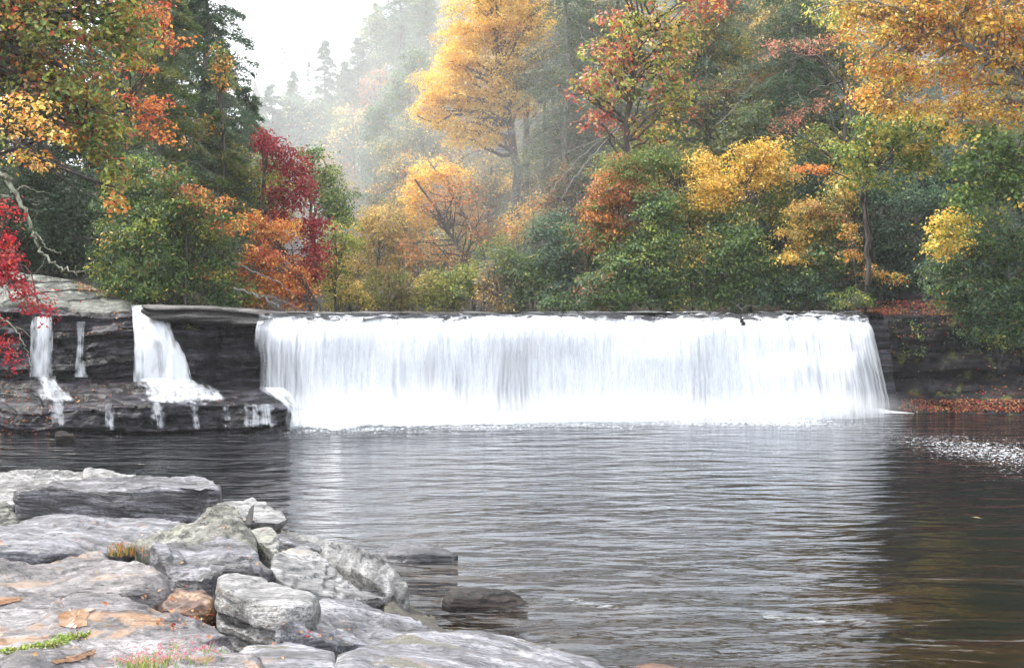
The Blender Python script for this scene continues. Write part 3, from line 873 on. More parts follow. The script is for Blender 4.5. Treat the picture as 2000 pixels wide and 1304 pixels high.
boulder('pale flat boulder at the water edge behind the long dark faced slab',
        [(-90, 928), (0, 922), (62, 921), (105, 914), (140, 918), (172, 932), (184, 955), (120, 975), (0, 985), (-90, 990)], .55, RK['white'], sv=.02, dome=.08, seed=1)
boulder('grey ridge boulder tucked behind the right half of the long dark faced slab',
        [(165, 922), (210, 919), (270, 926), (300, 938), (340, 935), (352, 955), (320, 975), (200, 975), (160, 960)], .62, RK['white'], dome=.10, seed=2)
boulder('long slab with a dark layered vertical face and pale top',
        [(22, 955), (90, 945), (160, 940), (260, 940), (350, 944), (415, 952), (436, 958), (425, 972), (385, 966), (300, 964), (200, 962), (90, 958), (30, 958)], .98, RK['dark'], under=.02, dome=.03, rnd=.03, seed=3, bottom=.1, layers=7)
boulder('boulder with a pointed dark underside jutting over the water',
        [(388, 990), (440, 970), (505, 968), (540, 985), (560, 1003), (540, 1012), (470, 1006), (400, 1000)], .72, RK['white'], su=-.05, under=.16, seed=4, bottom=.0, amp=.03)
boulder('small lichened boulder filling the corner left of the wide smooth slab',
        [(-60, 1000), (0, 992), (28, 1000), (34, 1018), (0, 1035), (-60, 1040)], .9, RK['lich'], dome=.06, seed=5)
boulder('wide smooth grey slab in front of the long dark faced slab',
        [(-90, 1048), (30, 1016), (150, 1008), (290, 1007), (345, 1012), (375, 1022), (300, 1050), (255, 1060), (180, 1072), (90, 1080), (-90, 1085)], .86, RK['grey'], dome=.05, seed=6, su=-.02, amp=.025)
boulder('humped pale boulder with two rounded tops beside the wooden splinter',
        [(262, 1062), (300, 1030), (340, 1018), (385, 1018), (425, 1009), (470, 1014), (492, 1036), (505, 1070), (470, 1084), (380, 1082), (300, 1080)], .92, RK['lich'], dome=.16, seed=7, amp=.06, under=.05)
boulder('small boulder with bright moss on its left side above the dark top slab',
        [(486, 1036), (520, 1036), (540, 1048), (548, 1058), (540, 1068), (505, 1064), (488, 1052)], .9, RK['lich'], dome=.03, seed=8, under=.04)
boulder('low angular slab with dark front face reaching toward the striated boulder',
        [(530, 1034), (565, 1036), (600, 1052), (628, 1070), (622, 1078), (580, 1066), (548, 1056)], .62, RK['dark'], su=-.2, seed=9, under=.04)
boulder('low wet rock barely above the water behind the striated boulder',
        [(548, 1034), (600, 1040), (650, 1050), (700, 1062), (735, 1080), (700, 1095), (640, 1080), (590, 1060)], .16, RK['strip'], su=-.10, seed=10, bottom=-.3, amp=.02)
boulder('steep striated boulder whose ribs slope down into the water',
        [(626, 1072), (648, 1060), (690, 1062), (738, 1092), (762, 1130), (800, 1165), (770, 1172), (720, 1150), (670, 1118), (630, 1098)], .42, RK['strip'], su=-.22, seed=11, dome=.16, under=-.04, bottom=-.4, amp=.05)
boulder('blackish boulder with white streaked top behind the prominent blocky boulder',
        [(286, 1080), (330, 1068), (440, 1062), (500, 1076), (534, 1090), (535, 1108), (500, 1116), (440, 1112), (400, 1118), (330, 1104)], 1.0, RK['dark'], dome=.08, seed=12, under=.06, amp=.05)
boulder('thin reddish slab behind the big rounded boulder at the left edge',
        [(-90, 1088), (60, 1086), (150, 1078), (200, 1084), (215, 1096), (150, 1110), (0, 1116), (-90, 1120)], .92, RK['red'], dome=.04, seed=13)
boulder('big rounded boulder with a blunt nose at the left edge',
        [(-90, 1118), (40, 1106), (150, 1098), (240, 1100), (300, 1114), (326, 1134), (320, 1150), (270, 1156), (150, 1152), (40, 1160), (-90, 1170)], .98, RK['red'], dome=.08, seed=14, under=.03, rnd=.12)
boulder('small orange brown stone wedged between the rounded boulder and the blocky boulder',
        [(304, 1172), (340, 1156), (400, 1152), (420, 1160), (416, 1176), (380, 1184), (330, 1186)], .86, RK['orange'], dome=.03, seed=15, under=.10, bottom=.2, N=90)
boulder('prominent blocky boulder with a flat pale top, right of the orange brown stone',
        [(424, 1134), (450, 1124), (500, 1132), (560, 1150), (622, 1168), (606, 1184), (560, 1192), (510, 1184), (460, 1172), (425, 1160)], 1.0, RK['white'], dome=.03, seed=16, facets=0, under=.02, bottom=.5, amp=.025)
boulder('pale slab sloping to a dark undercut corner below the striated boulder',
        [(520, 1128), (548, 1084), (580, 1080), (640, 1104), (700, 1132), (752, 1140), (757, 1150), (700, 1156), (640, 1158), (580, 1150)], .72, RK['white'], su=-.10, seed=17, under=.06, bottom=-.1)
boulder('broad pale slab with mossy undercut front in the lower middle',
        [(535, 1240), (565, 1206), (620, 1165), (680, 1160), (760, 1182), (830, 1205), (866, 1226), (790, 1236), (700, 1238), (650, 1246), (580, 1238)], .70, RK['grey'], su=-.10, seed=18, under=.05, dome=.05, bottom=-.1)
boulder('huge streaked boulder with an orange puddle at the lower left',
        [(-110, 1185), (60, 1172), (180, 1160), (250, 1162), (300, 1196), (360, 1222), (430, 1242), (474, 1258), (400, 1275), (250, 1278), (100, 1290), (-110, 1300)], .92, RK['rusty'], dome=.10, seed=19, under=.02, amp=.04, rnd=.08)
boulder('layered rusty boulder crossing the bottom left corner',
        [(-120, 1290), (60, 1278), (250, 1262), (420, 1262), (520, 1290), (480, 1400), (200, 1460), (-120, 1460)], .90, RK['rusty'], dome=.06, seed=20, under=0, amp=.04)
boulder('flat grey boulder at the bottom with a dark crack on its right',
        [(410, 1268), (500, 1250), (590, 1246), (650, 1264), (656, 1290), (690, 1360), (560, 1450), (400, 1440), (380, 1330)], .88, RK['puddle'], dome=.03, seed=21, under=0, amp=.02)
boulder('largest flat boulder with shallow puddles along the bottom edge',
        [(662, 1262), (760, 1236), (880, 1228), (1000, 1236), (1100, 1258), (1170, 1280), (1220, 1330), (1280, 1450), (900, 1500), (700, 1450), (665, 1330)], .70, RK['puddle'], su=-.09, dome=.05, seed=22, under=0, amp=.018, rnd=.05, bottom=-.4)
boulder('small tan rock in the water at the bottom edge',
        [(1240, 1300), (1275, 1297), (1310, 1300), (1330, 1312), (1290, 1322), (1240, 1315)], .12, RK['orange'], seed=23, bottom=-.3, N=80, amp=.02, group=None)
boulder('low flat grey rock in the water just beyond the near shore',
        [(736, 1077), (770, 1066), (820, 1063), (862, 1066), (890, 1075), (880, 1081), (820, 1084), (760, 1083)], .10, RK['wgrey'], facets=2, seed=24, bottom=-.3, dome=.06, under=-.16, N=110, amp=.02, group='rocks standing in the pool')
boulder('wet brown wedge shaped rock alone in the pool',
        [(870, 1156), (882, 1146), (930, 1144), (985, 1153), (1030, 1169), (1036, 1174), (1000, 1175), (930, 1170), (880, 1165)], .11, RK['brown'], su=-.08, facets=0, seed=25, bottom=-.3, dome=.04, under=-.16, rnd=.05, N=110, amp=.03, group='rocks standing in the pool')
boulder('small black angular rock at the foot of the left falls',
        [(108, 842), (120, 837), (135, 844), (147, 853), (125, 855), (109, 854)], .18, RK['brown'], facets=2, seed=26, bottom=-.3, N=60, amp=.02, group='rocks standing in the pool')

# weathered slab roofing the recess left of the main fall
def roof_slab(label, pts, z, th, mat, seed, **k):
    boulder(label, pts, z, mat, bottom=z - th, seed=seed, layers=9, cat='rock', name='rock_slab', group=None, **k)
roof_slab('long weathered slab roofing the dark recess left of the main waterfall',
          [(278, 598), (300, 594), (400, 594.5), (440, 598), (508, 607), (510, 609.5), (450, 607), (380, 604), (300, 601.5)], 3.97, .42, M_LEDGE, 31, under=.02, amp=.04, rnd=.03, su=-.12) if False else None

def ledge_slab():
    us = np.linspace(276, 512, 160)
    top = np.interp(us, [276, 285, 350, 430, 460, 500, 512], [594, 595, 597, 600, 603, 608, 613])
    Yf = 39.1 + (us - 276) / 236 * 1.0
    zt = EYE + (600 - top) / F * (Yf + .8)
    rows = []
    prof = [(3.2, .0), (2.0, .0), (.8, 0), (.3, -.01), (.05, -.05), (.0, -.12), (.22, -.2), (.15, -.26), (.0, -.32), (.03, -.42), (.12, -.5), (.5, -.56), (1.2, -.62), (3.2, -.65)]
    pd = np.array(prof); seg = np.r_[0, np.cumsum(np.hypot(np.diff(pd[:, 0]), np.diff(pd[:, 1])))]
    t = np.concatenate([np.linspace(0, seg[3], 8)[:-1], np.linspace(seg[3], seg[11], 50), np.linspace(seg[11], seg[-1], 8)[1:]])
    dY = np.interp(t, seg, pd[:, 0]); dZ = np.interp(t, seg, pd[:, 1])
    thin = np.interp(us, [276, 300, 420, 512], [.55, .9, 1.0, .85])
    X = ux(us, Yf)[None] + 0 * dY[:, None]
    Y = Yf[None] + dY[:, None]
    Z = zt[None] + dZ[:, None] * thin[None]
    V = np.stack([X.ravel(), Y.ravel(), Z.ravel()], -1)
    front = np.clip((t > seg[3]) & (t < seg[11]), 0, 1)
    q = np.stack([V[:, 0] * .7, V[:, 1], V[:, 2] * 7], -1)
    n = fbm(q, 4)
    V[:, 1] -= n * .10
    V[:, 2] += fbm(V * 1.4, 3) * .045
    o = centred('rock_slab', V, grid_faces(len(t), len(us)), M_LEDGE)
    tag(o, 'long weathered slab roofing the dark recess left of the main waterfall', 'rock')
ledge_slab()

# dark wet bed under and between the near boulders
def shore_bed():
    us = np.linspace(-260, 1000, 90)
    V = []
    rows = np.linspace(0, 1, 60)
    for t in rows:
        for u in us:
            uu = np.clip(u, -300, 1400)
            ve = np.interp(uu, [-300, 400, 560, 740, 800, 900, 1180], [930, 955, 1010, 1085, 1165, 1225, 1290])
            v = ve + (1420 - ve) * t
            zz = np.clip(t * 6, 0, 1) * .38 - .12 - .4 * np.clip((u - 850) / 150, 0, 1)
            V.append(Wz(u, v, zz))
    V = np.array(V)
    V[:, 2] += fbm(V * 2.5, 4) * .05
    m = mat_rock('shore_gravel', (.010, .009, .007), (.035, .03, .02), (.09, .075, .05), bands=(6, 6, 6), rough=.8, moss=.3)
    o = centred('shore_bed', V, grid_faces(60, 90), m)
    tag(o, kind='structure')
shore_bed()
# ------------------------------------------------------------------ foliage
PAL = {
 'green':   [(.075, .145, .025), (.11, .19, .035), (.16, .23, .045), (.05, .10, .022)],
 'dk':      [(0.023, 0.048, 0.021), (0.037, 0.075, 0.030), (0.057, 0.098, 0.041)],  # dark greens; also carry the painted shade of the dark hollows
 'rhodo':   [(.025, .065, .022), (.055, .115, .04), (.09, .15, .05), (.13, .19, .11)],  # palest tone paints glossy highlights into the leaf colour
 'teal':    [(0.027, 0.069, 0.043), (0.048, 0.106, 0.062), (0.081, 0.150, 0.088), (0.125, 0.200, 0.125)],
 'hem':     [(0.091, 0.137, 0.078), (0.130, 0.182, 0.098), (0.182, 0.221, 0.130), (0.065, 0.104, 0.065)],
 'ever':    [(0.063, 0.112, 0.070), (0.098, 0.161, 0.091), (0.140, 0.203, 0.119)],
 'greyt':   [(.12, .125, .12), (.17, .175, .165), (.09, .10, .09), (.22, .22, .20)],
 'yellow':  [(.72, .43, .05), (.84, .56, .09), (.62, .36, .045), (.88, .66, .20)],
 'gold':    [(.52, .33, .06), (.66, .44, .09), (.42, .27, .06), (.74, .54, .18)],
 'orange':  [(.60, .20, .035), (.68, .27, .05), (.50, .14, .03), (.62, .34, .08)],
 'rust':    [(.34, .12, .045), (.42, .18, .06), (.25, .09, .04)],
 'red':     [(.42, .065, .035), (.50, .11, .045), (.30, .04, .03)],
 'crimson': [(.42, .010, .026), (.52, .025, .035), (.28, .006, .018)],
 'maroon':  [(.26, .014, .024), (.34, .022, .028), (.17, .010, .016)],
 'olive':   [(0.188, 0.188, 0.044), (0.263, 0.250, 0.056), (0.138, 0.150, 0.037)],
 'ygreen':  [(.26, .30, .045), (.36, .38, .06), (.20, .25, .04), (.45, .42, .09)],
 'pink':    [(.52, .19, .13), (.60, .30, .20), (.45, .13, .10)],
 'tan':     [(.33, .22, .10), (.42, .30, .15), (.25, .17, .08)],
}
NLEAF = 0

def pick_cols(pal, n, nclump, cid, rng):
    names = [p for p, _ in pal]; w = np.array([x for _, x in pal], float); w /= w.sum()
    cc = rng.choice(len(names), nclump, p=w)
    k = cc[cid]
    free = rng.random(n) < .36
    k[free] = rng.choice(len(names), free.sum(), p=w)
    out = np.empty((n, 3))
    for i, nm in enumerate(names):
        A = np.array(PAL[nm]); s = k == i
        if s.any(): out[s] = A[rng.integers(0, len(A), s.sum())]
    out *= rng.uniform(.75, 1.25, (n, 1)) * rng.uniform(.94, 1.06, (n, 3))
    out *= (rng.uniform(.85, 1.15, nclump))[cid][:, None]
    return np.clip(out, 0, .95)

def lobe_leaves(c, r, L, pal, cover, rng, clump=None, flat=.5, aspect=.55, droop=.25, hole=0.0):
    """leaf positions, normals, sizes, colours and the clump centres of one lobe of a crown"""
    c = np.array(c); r = np.array(r, float)
    area = pi * r[0] * r[2]
    N = int(cover * area / (aspect * .5 * L * L))
    rc = clump or float(np.clip(.34 * min(r[0], r[2]), .28, .95))
    nc = max(5, int(2.1 * area / (rc * rc)))
    d = rng.normal(size=(nc, 3)); d /= np.linalg.norm(d, axis=1)[:, None]
    rad = rng.random(nc) ** .42
    C = c + d * rad[:, None] * r * .92
    C += fbm(C * .7 + 3, 2)[:, None] * rng.normal(size=(nc, 3)) * .15
    rcs = rc * rng.uniform(.6, 1.3, nc)
    wts = rcs ** 2; wts /= wts.sum()
    cid = rng.choice(nc, N, p=wts)
    e = rng.normal(size=(N, 3)); e /= np.linalg.norm(e, axis=1)[:, None]
    e[:, 2] = np.where(rng.random(N) < .35, np.abs(e[:, 2]), e[:, 2])
    rr = (.35 + .65 * rng.random(N) ** .5) * (1 + .5 * (rng.random(N) ** 4))
    off = e * rr[:, None] * rcs[cid][:, None]
    off[:, 2] *= flat
    off[:, 2] -= droop * (off[:, 0] ** 2 + off[:, 1] ** 2) / rcs[cid]
    # sprigs: pull leaves towards a few twig ends
    P = C[cid] + off
    if hole:
        k = fbm(P * (1.1 / rc) * .8 + 11, 3)
        keep = k > (-1.2 + hole)
        P = P[keep]; off = off[keep]; cid = cid[keep]
    # stray leaves beyond the clumps soften the outline
    k = rng.random(len(P)) < .14
    P[k] += rng.normal(size=(int(k.sum()), 3)) * rc * np.array([.8, .8, .55])
    n = len(P)
    out = (P - c) / r
    Nn = np.array([0, 0, .75]) + out * .35 + off / rcs[cid][:, None] * .6 + rng.normal(size=(n, 3)) * .55
    S = L * rng.uniform(.6, 1.35, n)
    colr = pick_cols(pal, n, nc, cid, rng)
    return P, Nn, S, colr, C

def limb(tb, a, b, r0, rng, sag=.08, k=5):
    P = curve_pts(a, b, sag, .12, 8, rng)
    tb.add(P, r0, r0 * .25, k)
    return P

def tree(name, label, cat, lobes, Y, pal, L=.16, cover=3.4, trunk=None, tr=.16, group=None, bark=None, flat=.5, aspect=.55,
         twigs=14, hole=.35, seed=None, depth=.85, droop=.25, extra=None, clump=None, multi=1):
    """lobes: (u, v, ru, rv[, dY[, palette]]) in the 2000-wide frame; trunk: [(u, v, dY), ...] from the foot up"""
    global NLEAF
    rng = np.random.default_rng(seed if seed is not None else (abs(hash_s(label)) % 100000))
    bark = bark or M_BARK
    L = L * (.86 if Y > 40 else .9)
    LP, LN, LS, LC, allC = [], [], [], [], []
    for lb in lobes:
        u, v, ru, rv = lb[:4]
        dy = lb[4] if len(lb) > 4 and lb[4] is not None else 0
        pl_ = lb[5] if len(lb) > 5 else pal
        cv = cover * (lb[6] if len(lb) > 6 else 1)
        y = Y + dy
        if cat == 'shrub': ru, rv = ru * 1.12, rv * 1.12
        c = W(u, v, y)
        rx, rz = ru * y / F, rv * y / F
        P, Nn, S, K, C = lobe_leaves(c, (rx, max(.5, depth * min(rx, rz * 1.6)), rz), L, pl_, cv, rng, clump, flat, aspect, droop, hole)
        LP.append(P); LN.append(Nn); LS.append(S); LC.append(K); allC.append(C)
    P = np.concatenate(LP); Nn = np.concatenate(LN); S = np.concatenate(LS); K = np.concatenate(LC)
    lb0 = lobes[0]
    if trunk is None:
        u0 = lb0[0] + rng.uniform(-15, 15)
        x0 = (u0 - 1000) / F * Y
        z0 = float(ground_h(np.array([x0]), np.array([Y]))[0])
        top = np.array(W(lb0[0], lb0[1] - lb0[3] * .5, Y))
        tp = [np.array((x0, Y, z0 - .2)), np.array((x0 * .6 + top[0] * .4, Y, z0 * .55 + top[2] * .45)), top]
    else:
        tp = [np.array(W(a, b, Y + (c_ if c_ else 0))) for a, b, c_ in trunk]
        g = float(ground_h(np.array([tp[0][0]]), np.array([tp[0][1]]))[0])
        if tp[0][2] > g - .1: tp = [np.array((tp[0][0], tp[0][1], g - .2))] + tp
    base = tuple(tp[0])
    rt = root(name, base, label, cat, group)
    tb = Tubes()
    pts = []
    for a, b in zip(tp[:-1], tp[1:]):
        pts.append(curve_pts(a, b, 0, .03, 6, rng)[:-1])
    pts = np.concatenate(pts + [tp[-1][None]])
    tb.add(pts, tr, tr * .35, 8)
    C = np.concatenate(allC)
    # limbs from the trunk to scattered clumps, thin twigs beyond them
    idx = rng.permutation(len(C))[:twigs]
    ends = []
    for j in idx:
        e = C[j]
        h = (pts[:, 2] > pts[0, 2] + (pts[-1, 2] - pts[0, 2]) * .3)
        cand = pts[h] if h.any() else pts[-3:]
        s = cand[np.argmin(np.linalg.norm(cand - e - np.array([0, 0, -1.5]), axis=1))]
        if np.linalg.norm(e - s) > 7.5: continue
        Q = limb(tb, s, e, tr * .38, rng, .06, 4)
        ends.append(Q)
        for t_ in range(2):
            q = Q[rng.integers(3, 6)]
            e2 = q + (e - s) * .25 + rng.normal(size=3) * np.linalg.norm(e - s) * .16
            tb.add(curve_pts(q, e2, .05, .1, 4, rng), tr * .13, tr * .04, 3)
    tb.build('trunk', bark, rt, base)
    V, Fq = leaf_mesh(P, Nn, S, aspect, rng)
    NLEAF += len(P)
    centred('crown', V, Fq, M_LEAF, rt, smooth=False, colr=K, base=base)
    return rt

def hash_s(s):
    h = 7
    for ch in s: h = (h * 131 + ord(ch)) & 0x7fffffff
    return h

def conifer(name, label, cat, u, vtop, vbot, ru, Y, pal, L=.22, dens=1.0, tr=.2, group=None, needles=1.0, twig=0.0, droop=.35, seed=None, base_v=None, asp=.25, shape=.75, lean=0, spread=0.):
    global NLEAF
    rng = np.random.default_rng(seed if seed is not None else (hash_s(label) % 100000))
    x0 = (u - 1000) / F * Y
    z0 = float(ground_h(np.array([x0]), np.array([Y]))[0])
    top = np.array(W(u + lean, vtop, Y)); bot = np.array(W(u, vbot, Y))
    base = (x0, Y, z0 - .2)
    rt = root(name, base, label, cat, group)
    tb = Tubes()
    trunk = curve_pts(base, top, 0, .01, 14, rng)
    tb.add(trunk, tr, tr * .12, 7)
    R = ru * Y / F
    H = top[2] - bot[2]
    area = R * H
    nb = int(26 + 5.5 * H * 1.6)
    Ps, Ns, Ss, cid = [], [], [], []
    tP, tN, tS = [], [], []
    per = int(dens * needles * 5.0 * area / (asp * .5 * L * L) / nb)
    pert = int(twig * area * 26 / nb * 1.0)
    for b in range(nb):
        t = (b + rng.random()) / nb                       # 0 top .. 1 bottom
        zt = top[2] - t * H
        Lb = R * (t ** shape * .95 + .07) * rng.uniform(.65, 1.15)
        th = rng.uniform(0, 2 * pi)
        sx = np.interp(zt, trunk[:, 2], trunk[:, 0]); sy = np.interp(zt, trunk[:, 2], trunk[:, 1])
        a = np.array((sx, sy, zt))
        dr = np.array((math.cos(th), math.sin(th), 0))
        s = np.linspace(0, 1, 8)
        Q = a + dr * (Lb * s)[:, None] + np.array((0, 0, 1)) * (Lb * (.22 * s - droop * s ** 2.0 * 1.3))[:, None]
        Q[1:] += rng.normal(size=(7, 3)) * Lb * .02
        tb.add(Q, max(.012, Lb * .014), .006, 3)
        sd = np.cross(dr, (0, 0, 1))
        if per > 0:
            ts = rng.random(per) ** .75
            m_ = a + dr * (Lb * ts)[:, None] + np.array((0, 0, 1)) * (Lb * (.22 * ts - droop * ts ** 2 * 1.3))[:, None]
            wdt = Lb * .42 * (1.05 - ts) + .12
            w = rng.uniform(-1, 1, per)
            p = m_ + sd * (w * wdt)[:, None]
            p[:, 2] -= np.abs(w) ** 1.5 * wdt * .55 + rng.random(per) * .10 * Lb
            p += rng.normal(size=(per, 3)) * .05
            Ps.append(p); Ns.append(np.tile(np.array([[0, 0, 1.]]), (per, 1)) + rng.normal(size=(per, 3)) * .45)
            Ss.append(L * rng.uniform(.6, 1.3, per)); cid.append(np.full(per, b))
        if pert > 0:
            ts = rng.random(pert) ** .6
            m_ = a + dr * (Lb * ts)[:, None] + np.array((0, 0, 1)) * (Lb * (.22 * ts - droop * ts ** 2 * 1.3))[:, None]
            w = rng.uniform(-1, 1, pert) * Lb * .3
            p = m_ + sd * w[:, None]; p[:, 2] -= np.abs(w) * .4 + rng.random(pert) * .15
            tP.append(p)
            dirs = dr * .7 + sd * np.sign(w)[:, None] * .7 + np.array((0, 0, -.35)) + rng.normal(size=(pert, 3)) * .35
            tN.append(dirs); tS.append(rng.uniform(.35, 1.1, pert) * (.6 + .12 * R))
    tb.build('trunk', M_BARKG if twig else M_BARK, rt, base)
    if Ps:
        P = np.concatenate(Ps); n = len(P); cid = np.concatenate(cid)
        V, Fq = leaf_mesh(P, np.concatenate(Ns), np.concatenate(Ss), asp, rng)
        K = pick_cols(pal, n, nb, cid, rng)
        NLEAF += n
        centred('crown', V, Fq, M_LEAF, rt, smooth=False, colr=K, base=base)
    if tP:
        P = np.concatenate(tP); D = np.concatenate(tN); S = np.concatenate(tS)
        D /= np.linalg.norm(D, axis=1)[:, None]
        n = len(P)
        A = np.cross(D, rng.normal(size=(n, 3))); A /= np.linalg.norm(A, axis=1)[:, None]
        w = rng.uniform(.006, .013, n)[:, None] * (Y / 55)
        bend = rng.normal(size=(n, 3)) * (S * .12)[:, None]
        a_ = P - D * S[:, None] * .5; m_ = P + bend; b_ = P + D * S[:, None] * .5
        V = np.stack([a_ - A * w, m_ - A * w, b_, m_ + A * w], 1).reshape(-1, 3)
        Fq = np.arange(n * 4).reshape(n, 4)
        K = np.array(PAL['greyt'])[rng.integers(0, 4, n)] * rng.uniform(.7, 1.3, (n, 1))
        centred('twigs', V, Fq, M_TWIG, rt, smooth=False, colr=K, base=base)['kind'] = 'stuff'
    return rt
T = tree
# ============================ far valley and hillsides
FARG = 'misty trees up the valley'
conifer('conifer_tree', 'slender misty conifer standing left of the tallest valley spire against the white sky', 'tree', 572, 140, 420, 62, 112, [('ever', 1)], L=.34, tr=.22, group=FARG)
conifer('conifer_tree', 'tallest misty spire conifer in the valley gap against the white sky', 'tree', 636, 80, 400, 80, 116, [('ever', .8), ('hem', .2)], L=.36, tr=.25, group=FARG, dens=.8)
conifer('conifer_tree', 'thin nearly bare misty conifer left in the sky gap', 'tree', 553, 92, 330, 30, 150, [('ever', 1)], L=.4, dens=.16, twig=.25, tr=.16, group=FARG)
conifer('conifer_tree', 'faint thin conifer between the two darker misty spires', 'tree', 603, 120, 380, 34, 155, [('ever', 1)], L=.4, dens=.3, tr=.16, group=FARG)
conifer('conifer_tree', 'broad pale misty hemlock right of the sky gap', 'tree', 735, 8, 330, 75, 122, [('hem', .8), ('ygreen', .12), ('tan', .1)], L=.36, tr=.3, group=FARG, shape=.5)
conifer('conifer_tree', 'pale misty hemlock with flat top leaning over the sky gap', 'tree', 700, 75, 360, 62, 112, [('hem', .7), ('ever', .3)], L=.34, tr=.3, group=FARG, shape=.5)
conifer('conifer_tree', 'tall misty pine touching the top edge left of the big yellow tree', 'tree', 782, -90, 330, 80, 112, [('ever', .6), ('hem', .5)], L=.34, tr=.3, group=FARG, shape=.6, dens=.9)
conifer('conifer_tree', 'greyish conifer top just left of the big yellow crown', 'tree', 838, -60, 300, 75, 98, [('ever', .5), ('hem', .5)], L=.3, tr=.3, group=FARG, shape=.6, dens=.9)
T('tree', 'soft misty wooded slope tree lowest in the sky gap, left part', 'tree', [(560, 215, 40, 40), (590, 240, 50, 45), (545, 280, 40, 40), (610, 215, 40, 30), (515, 245, 35, 40)], 104, [('hem', .7), ('ever', .4), ('gold', .1)], L=.3, cover=3.4, group=FARG)
T('tree', 'soft misty broadleaf tree right of the tallest spire', 'tree', [(675, 185, 45, 45), (650, 225, 50, 50), (700, 150, 35, 35), (720, 230, 45, 45)], 128, [('hem', .7), ('olive', .2), ('gold', .1)], L=.34, cover=3, group=FARG)
T('tree', 'tall pale broadleaf tree behind the leaning green crown', 'tree', [(790, 60, 50, 60), (760, 130, 55, 50), (820, 20, 40, 50), (740, 60, 40, 50)], 116, [('hem', .7), ('olive', .3)], L=.32, cover=3, group=FARG)
T('tree', 'hazy tree with dull orange crown above the ivy covered trunk', 'tree', [(742, 168, 42, 35), (700, 215, 42, 40)], 108, [('rust', .5), ('orange', .25), ('ever', .4)], L=.3, group=FARG)
T('tree', 'leaning ivy green crown curving down left of the big yellow tree', 'tree', [(800, 165, 45, 38), (765, 205, 40, 38), (728, 245, 30, 40), (810, 120, 35, 30)], 86, [('green', .4), ('ever', .6)], L=.24, group=FARG)
T('tree', 'hazy grey green tree filling the valley floor behind the red maple', 'tree', [(620, 250, 60, 70), (660, 320, 70, 70)], 118, [('ever', .7), ('olive', .2), ('rust', .12)], L=.32, cover=2.6, group=FARG)
T('tree', 'hazy tree with thin golden leaves in front of the valley spires', 'tree', [(690, 250, 60, 50), (735, 300, 60, 50), (650, 300, 50, 40)], 100, [('gold', .35), ('olive', .4), ('ever', .4)], L=.28, cover=2.0, group=FARG)
T('tree', 'hazy tree with sparse orange leaves low in the valley', 'tree', [(665, 360, 55, 45), (630, 330, 40, 30)], 92, [('rust', .5), ('tan', .3), ('olive', .3)], L=.24, cover=1.6, group=FARG)
T('tree', 'pale ivy green column of leaves below the leaning green crown', 'tree', [(735, 330, 40, 70), (745, 420, 40, 60), (780, 280, 40, 60)], 88, [('ever', .6), ('hem', .5)], L=.24, cover=2.6, group=FARG)
T('tree', 'dim grey green tree seen low between the green maple and yellow shrubs', 'tree', [(705, 400, 50, 60), (660, 440, 50, 70)], 96, [('ever', .8), ('olive', .2)], L=.28, cover=2.5, group=FARG)
for (u, v, s) in ((480, 200, 0), (610, 190, 1), (680, 160, 2)): pass

conifer('conifer_tree', 'stout grey green misty conifer at the left end of the valley gap', 'tree', 530, 165, 430, 60, 98, [('ever', .8), ('hem', .3)], L=.3, tr=.2, group=FARG, shape=.55)
conifer('conifer_tree', 'stout misty conifer just right of the tallest valley spire', 'tree', 672, 120, 420, 62, 108, [('ever', .6), ('hem', .5)], L=.32, tr=.2, group=FARG, shape=.6)
# hillside behind the right half
HG = 'trees on the hillside behind the right bank'
hs = [
 (900, -60, 420, 110, 92, 'ever', 'dark hemlock rising behind the yellow crown on its left'),
 (1050, -160, 430, 110, 88, 'hem', 'tall grey hemlock directly right of the yellow crown, further up the slope'),
 (1160, -200, 430, 115, 84, 'ever', 'dark evergreen behind the twiggy hemlock and the red leaved tree'),
 (1330, -220, 420, 120, 82, 'ever', 'dark evergreen behind the right side of the red leaved tree'),
 (1470, -200, 420, 120, 78, 'ever', 'evergreen on the slope behind the dead pale branches'),
 (1600, -220, 430, 120, 74, 'ever', 'evergreen on the slope left of the golden canopy'),
 (1740, -240, 430, 120, 72, 'ever', 'evergreen hidden mostly behind the golden canopy'),
 (1880, -240, 430, 130, 70, 'ever', 'evergreen in the shade behind the green maple boughs'),
 (2010, -240, 430, 130, 66, 'ever', 'evergreen at the far right edge behind the canopy'),
 (960, 150, 560, 100, 84, 'hem', 'grey green hemlock between the yellow crown and its shrubs'),
]
for (u, a, b, r, Y, p, lab) in hs:
    conifer('hemlock_tree', lab, 'tree', u, a, b, r, Y, [(p, .6), ('olive', .3), ('hem', .35)], L=.28, tr=.3, group=HG, shape=.45, dens=.95)
T('tree', 'muted olive tree high on the slope right of the red leaved tree', 'tree', [(1430, 60, 90, 60), (1500, 20, 80, 60), (1400, -40, 120, 60)], 68, [('olive', .6), ('ever', .5), ('gold', .25)], L=.22, cover=2.4, group=HG)
T('tree', 'muted green tree behind the pink leaved sprays', 'tree', [(1560, 150, 90, 80), (1480, 190, 80, 70), (1600, 230, 80, 60)], 64, [('dk', .5), ('ever', .5), ('olive', .25), ('rust', .08)], L=.2, cover=2.6, group=HG)
T('tree', 'dull golden tree low on the slope behind the trunk of the yellow tree', 'tree', [(880, 330, 60, 50), (1060, 330, 60, 70), (960, 420, 90, 60)], 74, [('rust', .35), ('gold', .35), ('ever', .5)], L=.2, cover=1.5, group=HG)
T('tree', 'dark green tree in the gap above the orange and green bush', 'tree', [(1290, 250, 110, 60), (1180, 300, 90, 70), (1400, 270, 90, 50)], 66, [('dk', .7), ('ever', .4), ('rust', .12)], L=.22, cover=2.2, group=HG)

